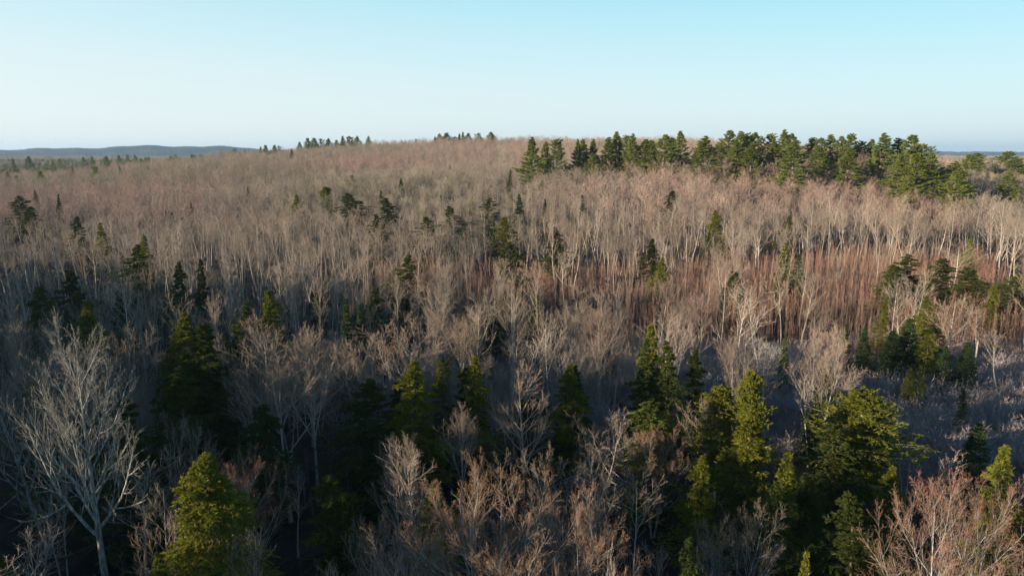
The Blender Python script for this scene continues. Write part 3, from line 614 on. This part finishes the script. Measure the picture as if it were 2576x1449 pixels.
 ('hem1', 850, 1180, 50, 200, 'black shaded hemlock left of the orange maples', 'black hemlock by orange maples'),
 ('hem1', 110, 960, 60, 210, 'black shaded hemlock close behind the broad maple crown', 'black hemlock behind maple crown'),
 ('hem1', 640, 1010, 60, 200, 'black shaded hemlock under the vase-shaped trees', 'black hemlock under vase trees'),
]
for a in con:
    f = (1.9 if a[3] > 115 else 1.55) if a[0][:3] == 'hem' and a[4] < 200 else 1.25
    mark(*a[:4], a[4] * f, *a[5:], group=GH)
GP = 'tall pines along the ridge'
pines = [ # X, Y, D, w, key
 (1338, 344, 335, 62, 0), (1372, 356, 345, 36, 2), (1402, 347, 335, 58, 3), (1452, 350, 345, 40, 0), (1468, 350, 350, 40, 2), (1492, 350, 350, 44, 0), (1490, 385, 335, 40, 1),
 (1532, 345, 345, 48, 2), (1548, 331, 350, 64, 0), (1580, 338, 360, 44, 3), (1595, 336, 340, 56, 0), (1622, 350, 340, 54, 2), (1640, 352, 350, 50, 1), (1668, 338, 335, 84, 1), (1714, 329, 350, 44, 2),
 (1692, 345, 365, 60, 3), (1780, 342, 325, 84, 0), (1760, 355, 350, 60, 1), (1830, 327, 340, 66, 1), (1862, 330, 350, 54, 2), (1882, 332, 355, 60, 3), (1905, 332, 345, 60, 1), (1935, 334, 350, 60, 3),
 (1970, 326, 335, 66, 0), (1998, 335, 350, 60, 1), (2004, 350, 300, 84, 0), (2042, 345, 345, 60, 1), (2068, 345, 340, 60, 3), (2094, 338, 345, 56, 2), (2112, 342, 335, 54, 1), (2138, 335, 345, 62, 1),
 (2135, 372, 305, 76, 0), (2075, 400, 315, 50, 3), (2170, 352, 350, 50, 3), (2192, 350, 360, 44, 2), (2222, 334, 320, 82, 0), (2262, 347, 325, 62, 2), (2300, 338, 300, 96, 1), (2330, 360, 325, 70, 3),
 (2345, 385, 330, 60, 1), (1850, 352, 322, 66, 0), (1895, 360, 318, 66, 0), (1945, 350, 325, 60, 0), (2265, 385, 290, 70, 0), (2310, 385, 285, 90, 1), (2055, 365, 330, 60, 0), (1815, 360, 340, 60, 1), (2285, 440, 280, 60, 3),
 (2410, 405, 290, 84, 0), (2445, 388, 420, 60, 1), (2460, 384, 440, 50, 3), (2532, 380, 430, 80, 1), (2545, 430, 290, 66, 0), (2405, 430, 275, 74, 1), (2370, 420, 330, 50, 2), (2560, 400, 420, 60, 1)]
for k, (X, Y, D, w, q) in enumerate(pines):
    exec_marks.append(('pine%d' % q, X, Y, D, w))
pnames = ['leftmost', 'second', 'third', 'fourth', 'fifth', 'sixth', 'seventh', 'eighth', 'ninth', 'tenth']
order = sorted(range(len(pines)), key=lambda i: pines[i][0]); rk = {i: j for j, i in enumerate(order)}
shape = {0: 'layered pyramid-shaped', 1: 'broad bushy', 2: 'slim open', 3: 'ragged flat-topped'}
def nth(j): return '%d%s' % (j, 'th' if 10 < j % 100 < 14 else {1: 'st', 2: 'nd', 3: 'rd'}.get(j % 10, 'th'))
for i, a in enumerate(exec_marks):
    j = rk[i] + 1
    a = (*a[:4], a[4] * 1.4); mark(*a, label='%s pine, %s from the left among the tall ridge pines' % (shape[pines[i][4]], nth(j)), short='%s ridge pine' % nth(j), group=GP)
GS = 'small pines along the hill skyline'
sky_p = [(655, 372, 20), (668, 366, 16), (690, 364, 18), (702, 368, 14), (752, 357, 16), (775, 350, 20), (790, 348, 26), (808, 347, 24), (828, 350, 22), (845, 352, 18), (862, 345, 18), (880, 343, 22), (900, 341, 22), (925, 344, 16),
  (1010, 352, 8), (1046, 352, 10), (1093, 347, 14), (1108, 338, 26), (1124, 339, 24), (1143, 346, 18), (1156, 342, 18), (1164, 336, 16), (1177, 337, 20), (1202, 339, 20), (1210, 344, 16), (1232, 338, 20), (1240, 343, 16),
  (820, 362, 18), (855, 366, 18), (1150, 354, 12)]
for k, (X, Y, w) in enumerate(sky_p):
    D = (640 if X < 720 else 700)
    mark('pine%d' % (k % 4), X, Y - (4 if X > 1050 else 1) + (k * 7 % 5) - 2, D, w * (1.2 + (k * 5 % 7) * .13), 'small dark pine on the hill skyline, %s from the left' % nth(k + 1), '%s skyline pine' % nth(k + 1), GS, parts=False)
GL = 'scattered pines in the left valley'
VP = sorted([(100, 430, 420, 40), (238, 417, 450, 38), (300, 420, 460, 24), (440, 405, 560, 18), (485, 388, 620, 30), (505, 398, 620, 24), (538, 400, 600, 20), (565, 383, 700, 14), (592, 378, 700, 14),
    (70, 393, 900, 34), (30, 398, 900, 20), (210, 395, 1000, 30), (230, 393, 1000, 28), (265, 392, 1100, 30), (300, 390, 1100, 26), (320, 388, 1150, 20), (340, 390, 1150, 24), (375, 395, 1100, 26), (130, 400, 850, 20), (395, 415, 560, 24), (350, 412, 600, 22), (180, 420, 500, 22),
    (150, 398, 900, 24), (420, 398, 800, 22), (455, 396, 800, 20), (15, 432, 460, 30), (40, 440, 420, 20)])
for k, (X, Y, D, w) in enumerate(VP):
    q = (k * 7 + 1) % 4
    mark('pine%d' % q, X, Y, D, w, '%s green pine above the left valley woods, %s from the left' % (('pointed', 'broad', 'slim', 'flat-topped')[q], nth(k + 1)), '%s valley pine' % nth(k + 1), GL, parts=False)

# ------------------------------------------------------------------ the bulk of the wood
lmx = np.array([(a[0], a[1], a[6]) for a in LM])
def jgrid(x0, x1, y0, y1, s, r):
    nx, ny = int((x1 - x0) / s), int((y1 - y0) / s)
    X, Y = np.meshgrid(x0 + (np.arange(nx) + .5) * s, y0 + (np.arange(ny) + .5) * s)
    X = X + r.uniform(-.46, .46, X.shape) * s; Y = Y + r.uniform(-.46, .46, Y.shape) * s
    return X.reshape(-1), Y.reshape(-1)
def wedge(x, y, m=1.05, pad=14): return np.abs(x) < .78 * m * np.maximum(y, 0) + pad
def clearing(x, y):                 # shrubby opening at right
    return (y > 66) & (y < 106 + .0 * x) & (x > 36 + .25 * np.abs(y - 88)) & (x < 200)
def redzone(x, y):
    return (y > 108 + np.maximum(0, 30 - x) * .45 + 5 * np.sin(x * .17) + 4 * np.sin(x * .41 + 1)) & (y < 183 + .12 * x) & (x > -34) & (x < 95 + .45 * (y - 107))
def clear_of(x, y, f=.22, base=1.2):
    ok = np.ones(len(x), bool)
    for a, b, w in lmx[lmx[:, 1] < 260]: ok &= (x - a) ** 2 + (y - b) ** 2 > (base + w * f) ** 2
    return ok
def hides(x, y, h):                 # would stand in front of a tree singled out in the near wood
    a_, b_ = pix(x, y, ground(x, y) + h); bad = np.zeros(len(x), bool)
    for q in LM:
        if q[7] < 112 and q[8] > 60:
            bad |= (y < q[1] - 1) & (np.abs(a_ - q[2]) < q[8] * .36 + 1288 / .75 * 1.2 / np.maximum(y, 20)) & (b_ < q[3] + min(q[8], 200) * .5) & (b_ > q[3] - 250)
    return bad
def shades_front(x, y):             # keep the open air between the camera and near landmarks
    return (y < 30) & (np.abs(x) < 30) & (y > -14)
pts = []
for (y0, y1, s) in ((26, 70, 6.6), (70, 110, 5.6), (110, 150, 6.6), (150, 250, 5.6), (250, 420, 4.6), (420, 760, 4.6), (760, 1500, 7.5), (1500, 3600, 12.5)):
    w = .82 * y1 + 20
    x, y = jgrid(-w, w, y0, y1, s, rng); k = wedge(x, y)
    x, y = x[k], y[k]; k = ~clearing(x, y) & ~shades_front(x, y) & clear_of(x, y)
    k &= ~((x > 20) & (y > 44) & (y < 68) & (rng.random(len(x)) < .75))
    k &= ~(redzone(x, y) & (rng.random(len(x)) < .82)); k &= ~((y > 84) & (y < 112) & (x > 20) & (rng.random(len(x)) < .5))
    k &= ~((y > 318) & (y < 385) & (x > 5) & (x < 210) & (rng.random(len(x)) < .25))
    pts.append(np.stack([x[k], y[k]], 1))
B = np.concatenate(pts)
gz = ground(B[:, 0], B[:, 1])
def patch(x, y, L, s=0.): return (np.sin(x / L + 2.1 * np.sin(y / L / 1.7 + s) + s) + np.sin(y / L * 1.3 + 1.7 * np.sin(x / L / 1.3 + 2 * s) + 1)) / 2
thin = patch(B[:, 0], B[:, 1], 23., 1.) * .5 + patch(B[:, 0], B[:, 1], 9., 2.) * .5
keep = ~((B[:, 1] > 120) & (rng.random(len(B)) < np.clip((thin - .25) * 1.1, 0, np.where(B[:, 1] > 250, .28, .5))))
B = B[keep]; gz = gz[keep]
# height: old wood near and on the right, younger on the hill
hh = np.where(B[:, 1] < 150, rng.uniform(11, 19, len(B)), np.where((B[:, 0] > 10) & (B[:, 1] < 330), rng.uniform(14, 21, len(B)), rng.uniform(12, 16, len(B))))
hh = np.where((B[:, 1] > 235) & (B[:, 1] < 400) & (B[:, 0] > 0), rng.uniform(12, 17, len(B)), hh)
hh = np.where(B[:, 1] > 760, rng.uniform(14, 18, len(B)), hh)
hh = hh * (1 + .14 * patch(B[:, 0], B[:, 1], 31., 3.)) * rng.uniform(.70, 1.15, len(B))
hh = np.where((B[:, 0] > 75) & (B[:, 1] > 225) & (B[:, 1] < 310), hh * .78, hh)
hh = np.where((B[:, 0] > 190) & (B[:, 1] > 235) & (B[:, 1] < 420), hh * .72, hh)
hh = np.where((B[:, 1] < 60), np.minimum(hh, 14), hh)
ok_ = ~((B[:, 1] < 70) & hides(B[:, 0], B[:, 1], hh))
B = B[ok_]; gz = gz[ok_]; hh = hh[ok_]; print('bulk', len(B))
px, py = pix(B[:, 0], B[:, 1], gz + hh)
inview = (px > -30) & (px < 2606) & (py < 1449 + 60)
score = np.where(inview, hh / np.hypot(B[:, 0], B[:, 1]), 0)
idx = np.argsort(-score)[:300 - len(near)]
taken = {}
kinds_near = ['vase', 'spread2', 'slim0', 'slim1', 'slim2', 'slim3', 'slim4', 'multi', 'birch', 'limby', 'dome']
words_ = {'vase': 'upswept brown-twigged', 'spread2': 'broad forked grey', 'slim0': 'slim grey', 'slim1': 'narrow brownish', 'slim2': 'slim pale-trunked', 'slim3': 'twin-stemmed brownish',
          'slim4': 'forked grey', 'multi': 'several-stemmed grey', 'birch': 'white-stemmed', 'limby': 'level-limbed pale', 'dome': 'round-headed rosy'}
lmp = np.array([(a[2], a[3]) for a in LM[:len(near) + len(con)]])
for i in idx:
    x, y = B[i]; d = math.hypot(x, y)
    kk = kinds_near[int(rng.integers(0, 11 if d < 95 else 10))] if d < 120 else kinds_near[int(rng.integers(2, 10))]
    j = int(np.argmin((lmp[:, 0] - px[i]) ** 2 + (lmp[:, 1] - py[i]) ** 2)); dx, dy = px[i] - lmp[j, 0], py[i] - lmp[j, 1]
    if abs(dx) > abs(dy): rel = 'right of' if dx > 0 else 'left of'
    else: rel = 'below' if dy > 0 else 'above'
    key = (words_[kk], rel, j); taken[key] = taken.get(key, 0) + 1
    o_ = taken[key]; pre = '' if o_ == 1 else ('%s nearest ' % ('second', 'third', 'fourth', 'fifth', 'sixth', 'seventh', 'eighth', 'ninth', 'tenth', 'eleventh', 'twelfth')[min(o_ - 2, 10)])
    put(kk, x, y, hh[i], hh[i] * rng.uniform(.34, .5) * (1.25 if kk in ('vase', 'spread2', 'dome') else 1), '%s%s bare tree just %s the %s' % (pre, words_[kk], rel, LM[j][4]), 'bare trees filling the wood')
rest = np.ones(len(B), bool); rest[idx] = False

# shaded hemlocks and firs under the canopy
x, y = jgrid(-110, 60, 26, 128, 6.6, rng); k = wedge(x, y) & ~clearing(x, y) & ~redzone(x, y) & clear_of(x, y, .3, 1.5) & (rng.random(len(x)) < .22) & ~shades_front(x, y) & ~((x > 0) & (y > 78))
ux, uy = x[k], y[k]; k = ~hides(ux, uy, np.full(len(ux), 9.)); ux, uy = ux[k], uy[k]
px2, py2 = pix(ux, uy, ground(ux, uy) + 9.)
seen = (px2 > -60) & (px2 < 2640)
ux, uy, px2, py2 = ux[seen], uy[seen], px2[seen], py2[seen]; taken2 = {}
print('understorey', len(ux))
for i in range(len(ux)):
    kk = ('hem0', 'hem1', 'hem2', 'fir0', 'fir1')[int(rng.integers(0, 5))]; h_ = rng.uniform(6.5, 12.5) * (.8 if uy[i] < 42 else 1)
    j = int(np.argmin((lmp[:, 0] - px2[i]) ** 2 + (lmp[:, 1] - py2[i]) ** 2)); dx, dy = px2[i] - lmp[j, 0], py2[i] - lmp[j, 1]
    rel = ('right of' if dx > 0 else 'left of') if abs(dx) > abs(dy) else ('below' if dy > 0 else 'above')
    nm = 'hemlock' if kk[0] == 'h' else 'fir'; key = (nm, rel, j); taken2[key] = taken2.get(key, 0) + 1; o_ = taken2[key]
    pre = '' if o_ == 1 else ('%s nearest ' % ('second', 'third', 'fourth', 'fifth', 'sixth', 'seventh', 'eighth')[min(o_ - 2, 6)])
    put(kk, ux[i], uy[i], h_, h_ * rng.uniform(.42, .6), '%sshaded understorey %s just %s the %s' % (pre, nm, rel, LM[j][4]), 'shaded evergreens under the canopy')
# small evergreens dotted over the hillside
kinds_s = ['hem0', 'fir0', 'fir1', 'hem2', 'pine2', 'firY']; SL_ = LM[:len(near) + len(con)]; n_s = 0
while n_s < 24:
    y_ = rng.uniform(150, 620); x_ = rng.uniform(-.72, .74) * y_
    if x_ > 0 and y_ > 330 and x_ < 240: continue
    h_ = rng.uniform(9, 15) * (1.15 if y_ > 300 else 1); a_, b_ = pix(x_, y_, float(ground(x_, y_)) + h_); n_s += 1
    kk = kinds_s[int(rng.integers(0, 6))]; j = int(np.argmin((lmp[:, 0] - a_) ** 2 + (lmp[:, 1] - b_) ** 2)); dx, dy = a_ - lmp[j, 0], b_ - lmp[j, 1]
    rel = ('right of' if dx > 0 else 'left of') if abs(dx) > abs(dy) else ('below' if dy > 0 else 'above')
    nm = {'hem': 'hemlock', 'fir': 'fir', 'pin': 'pine'}[kk[:3]]; key = ('small ' + nm, rel, j); taken2[key] = taken2.get(key, 0) + 1; o_ = taken2[key]
    pre = '' if o_ == 1 else ('%s nearest ' % ('second', 'third', 'fourth', 'fifth', 'sixth', 'seventh', 'eighth')[min(o_ - 2, 6)])
    put(kk, x_, y_, h_, h_ * rng.uniform(.28, .42), '%ssmall %s amid bare crowns just %s the %s' % (pre, nm, rel, LM[j][4]), 'small evergreens dotted over the slopes', parts=y_ < 300)
# scatter: one object whose points carry copies of the given meshes
def scatter(name, srcs, P, scale, wts=None, kind_label=None, r=None, tilt=.03):
    r = r or np.random.default_rng(3); n_ = len(P)
    me = bpy.data.meshes.new(name); me.vertices.add(n_); me.vertices.foreach_set('co', P.astype(np.float32).reshape(-1))
    at_ = me.attributes.new('scl', 'FLOAT_VECTOR', 'POINT'); at_.data.foreach_set('vector', scale.astype(np.float32).reshape(-1))
    rt = np.stack([r.normal(size=n_) * tilt, r.normal(size=n_) * tilt, r.random(n_) * 6.283], 1)
    at_ = me.attributes.new('rot', 'FLOAT_VECTOR', 'POINT'); at_.data.foreach_set('vector', rt.astype(np.float32).reshape(-1))
    ix = r.integers(0, len(srcs), n_) if wts is None else wts
    at_ = me.attributes.new('pick', 'INT', 'POINT'); at_.data.foreach_set('value', ix.astype(np.int32))
    o = bpy.data.objects.new(name, me); C.objects.link(o)
    g = bpy.data.node_groups.new(name, 'GeometryNodeTree')
    g.interface.new_socket('Geometry', in_out='INPUT', socket_type='NodeSocketGeometry'); g.interface.new_socket('Geometry', in_out='OUTPUT', socket_type='NodeSocketGeometry')
    N, L = g.nodes, g.links; gi = N.new('NodeGroupInput'); go = N.new('NodeGroupOutput')
    ip = N.new('GeometryNodeInstanceOnPoints'); ip.inputs['Pick Instance'].default_value = True
    mp_ = N.new('GeometryNodeMeshToPoints'); L.new(gi.outputs[0], mp_.inputs[0]); L.new(mp_.outputs[0], ip.inputs['Points'])
    jg = N.new('GeometryNodeGeometryToInstance')
    for s_ in reversed(srcs):
        oi = N.new('GeometryNodeObjectInfo'); so = bpy.data.objects.new(s_.name + '_form', s_); oi.inputs['Object'].default_value = so; oi.transform_space = 'ORIGINAL'
        L.new(oi.outputs['Geometry'], jg.inputs[0])
    L.new(jg.outputs[0], ip.inputs['Instance'])
    for nm, ty, so in (('pick', 'INT', 'Instance Index'), ('scl', 'FLOAT_VECTOR', 'Scale')):
        na = N.new('GeometryNodeInputNamedAttribute'); na.data_type = ty; na.inputs['Name'].default_value = nm; L.new(na.outputs['Attribute'], ip.inputs[so])
    na = N.new('GeometryNodeInputNamedAttribute'); na.data_type = 'FLOAT_VECTOR'; na.inputs['Name'].default_value = 'rot'
    er = N.new('FunctionNodeEulerToRotation'); L.new(na.outputs['Attribute'], er.inputs[0]); L.new(er.outputs[0], ip.inputs['Rotation'])
    L.new(ip.outputs[0], go.inputs[0])
    md = o.modifiers.new('scatter', 'NODES'); md.node_group = g
    tag(o, kind_label, None, None, 'stuff'); return o
def p3(x, y): return np.stack([x, y, ground(x, y)], 1)
def sc(h, H, w=None): w = h / H if w is None else w; return np.stack([w, w, h / H], 1)
bx, by, bh = B[rest, 0], B[rest, 1], hh[rest]
nr = by < 230
midk = ['slim0', 'slim1', 'slim2', 'slim3', 'slim4', 'birch', 'limby']; fark = ['far%d' % k for k in range(5)]
srcs = [PR[k][2] for k in midk + fark]
pk = np.where(nr, rng.integers(0, 7, len(bx)), 7 + np.array([2, 0, 1, 3, 4])[np.digitize(patch(bx, by, 48., 4.) + rng.normal(size=len(bx)) * .38 + np.where(bx > 0, .15, -.15), (-.45, -.1, .2, .55))])
Hs = np.array([PR[k][3] for k in midk + fark])[pk]
sx = bh / Hs * rng.uniform(.85, 1.55, len(bx)) * np.where(by > 1500, 1.7, np.where(by > 760, 1.25, 1.))
scatter('bare_woodland', srcs, p3(bx, by), np.stack([sx, sx, bh / Hs], 1), pk, 'grey-brown leafless woodland covering the slopes and valley', tilt=.06)
# trees beside and behind the camera
x, y = jgrid(-330, 60, -230, 330, 7.5, rng); k = (x < -.86 * np.maximum(y, 0) - 24) | (y < -14); x, y = x[k], y[k]
k = rng.random(len(x)) < .5
hx_ = rng.uniform(13, 19, len(x))
scatter('side_woodland', [PR['slim0'][2], PR['slim4'][2]], p3(x[k], y[k]), sc(hx_[k], 20.), None, 'leafless woodland beside the view')
x, y, hx_ = x[~k], y[~k], hx_[~k] * 1.1
scatter('evergreen_woodland', [PR['pine0'][2], PR['pine1'][2], PR['pine3'][2]], p3(x, y), sc(hx_, 27.), None, 'evergreen woodland beside the view')
# unseen evergreen rows added on the left rise to shade the near wood
t_ = np.arange(-32, 150, 3.6); q_ = []
for row in range(5):
    for t in t_ + row * 1.4:
        q_.append((-80 - .47 * t - row * 5.5 * .88 + rng.uniform(-1.5, 1.5), 11 + .88 * t - row * 5.5 * .47 + rng.uniform(-1.5, 1.5)))
q_ = np.array(q_); tt_ = (q_[:, 0] * -.47 + q_[:, 1] * .88)
hl = rng.uniform(21, 28, len(q_)) * np.where((tt_ > 31) & (tt_ < 39), .9, np.where(tt_ < 53, .33, np.where(tt_ < 65, .76, np.where(tt_ < 82, .62, np.where(tt_ < 102, .5, rng.choice([.35, .6, .75], len(tt_)))))))  # heights stepped to shade some near trees and let sun reach others
scatter('evergreen_shade_rows', [PR['hem1'][2], PR['pine1'][2]], p3(q_[:, 0], q_[:, 1]), sc(hl, 20., hl / 16.), None, 'unseen evergreen rows added beside the view to shade the near wood')
# far evergreens
cl = []
for k in range(290):
    cx = rng.uniform(-.8, .8) if k < 150 else rng.uniform(-.8, -.38); cy = 800 * (4. ** rng.random()) if k < 150 else rng.uniform(620, 2000)
    if -.34 < cx < .62 and cy < 1400: continue
    q = int(rng.integers(1, 26)); cl.append(np.stack([cx * cy + rng.normal(size=q) * 40, cy + rng.normal(size=q) * 30], 1))
for k in range(420):
    cx = rng.uniform(.58, .8) if k % 3 == 0 else rng.uniform(-.8, .8); cy = rng.uniform(700, 2600) if k % 3 == 0 else rng.uniform(2800, 6500)
    if k % 3 and -.25 < cx < .45: continue
    q = int(rng.integers(4, 30)); cl.append(np.stack([cx * cy + rng.normal(size=q) * 70, cy + rng.normal(size=q) * 60], 1))
cl = np.concatenate(cl); hf = rng.uniform(13, 19, len(cl))
scatter('evergreen_wood', [PR['pinefar0'][2], PR['pinefar1'][2]], p3(cl[:, 0], cl[:, 1]), sc(hf, 24.), None, 'dark evergreens dotted through the far woods')
# red saplings
x, y = jgrid(-45, 190, 104, 225, 1.25, rng); k = redzone(x, y) & (rng.random(len(x)) < .9 - .5 * np.clip(patch(x, y, 11., 7.), 0, 1)); x, y = x[k], y[k]
hs_ = rng.uniform(5.2, 8.6, len(x)) * (1 + .12 * patch(x, y, 13., 11.)) * np.clip(.6 + (y - 104) * .02, .6, 1); o_ = np.argsort(np.hypot(x, y)); f_, r2 = o_[:300], o_[300:]
for q, i in enumerate(f_):
    me = SAP[q % 3]; o = bpy.data.objects.new('red_sapling', me); C.objects.link(o); o.location = (x[i], y[i], float(ground(x[i], y[i]))); s_ = hs_[i] / 9
    o.scale = (s_, s_, s_); o.rotation_euler = (0, 0, q * 1.7)
    tag(o, 'thin red-stemmed leafless sapling at the front of the dense red stand', 'sapling', 'red saplings in the front of the stand')
sb = patch(x[r2], y[r2], 8., 5.) + rng.normal(size=len(r2)) * .4 > .45
scatter('red_sapling_thicket', SAP + SAPB, p3(x[r2], y[r2]), sc(hs_[r2] * (1 + .15 * patch(x[r2], y[r2], 6., 6.)), 9.), np.where(sb, 3 + rng.integers(0, 2, len(r2)), rng.integers(0, 3, len(r2))), 'dense thicket of thin red-stemmed leafless saplings')
# brown understorey saplings and brush all through the near wood
x, y = jgrid(-180, 190, 24, 240, 4.2, rng); k = wedge(x, y) & ((y > 115) | (rng.random(len(x)) < .85)) & ~clearing(x, y) & ~redzone(x, y) & ~shades_front(x, y); x, y = x[k], y[k]
h_ = rng.uniform(2, 6, len(x)); scatter('undergrowth', SAPB, p3(x, y), sc(h_, 8., h_ / 8 * 1.3), None, 'brown leafless undergrowth beneath the trees')
x, y = jgrid(-30, 200, 56, 126, .72, rng)
k = (clearing(x, y) | ((y > 74) & (y < 124) & (x > -20) & (rng.random(len(x)) < .5)) | ((y > 100) & (x > 30) & ~redzone(x, y))) & (rng.random(len(x)) < .92); x, y = x[k], y[k]
h_ = rng.uniform(.6, 2.0, len(x)) * (1 + .4 * patch(x, y, 5., 8.)) + 2.6 * rng.random(len(x)) ** 8 + 1.5 * np.clip(patch(x, y, 7., 9.) - .45, 0, 1); scatter('shrub_thicket', SHR, p3(x, y), sc(h_, 1.6), None, 'low grey leafless shrubs filling the clearing')

# ------------------------------------------------------------------ the air
b = MB(); x0, x1, y0, y1, z0, z1 = -9000, 9000, -2500, 13500, -14, 150
v = np.array([(x, y, z) for z in (z0, z1) for y in (y0, y1) for x in (x0, x1)], float)
M['haze'] = hm = bpy.data.materials.new('haze_air'); hm.use_nodes = True; hn = hm.node_tree.nodes; hn.clear()
pv = hn.new('ShaderNodeVolumePrincipled'); ho = hn.new('ShaderNodeOutputMaterial'); hm.node_tree.links.new(pv.outputs[0], ho.inputs['Volume'])
pv.inputs['Color'].default_value = (.50, .74, 1, 1); pv.inputs['Density'].default_value = .00006; pv.inputs['Anisotropy'].default_value = .2
b.add(v, np.array([(0, 2, 3, 1), (4, 5, 7, 6), (0, 1, 5, 4), (2, 6, 7, 3), (0, 4, 6, 2), (1, 3, 7, 5)]), 'haze')
o = bpy.data.objects.new('haze', b.mesh('haze')); C.objects.link(o); tag(o, 'thin blue evening haze over the valley', None, None, 'stuff')
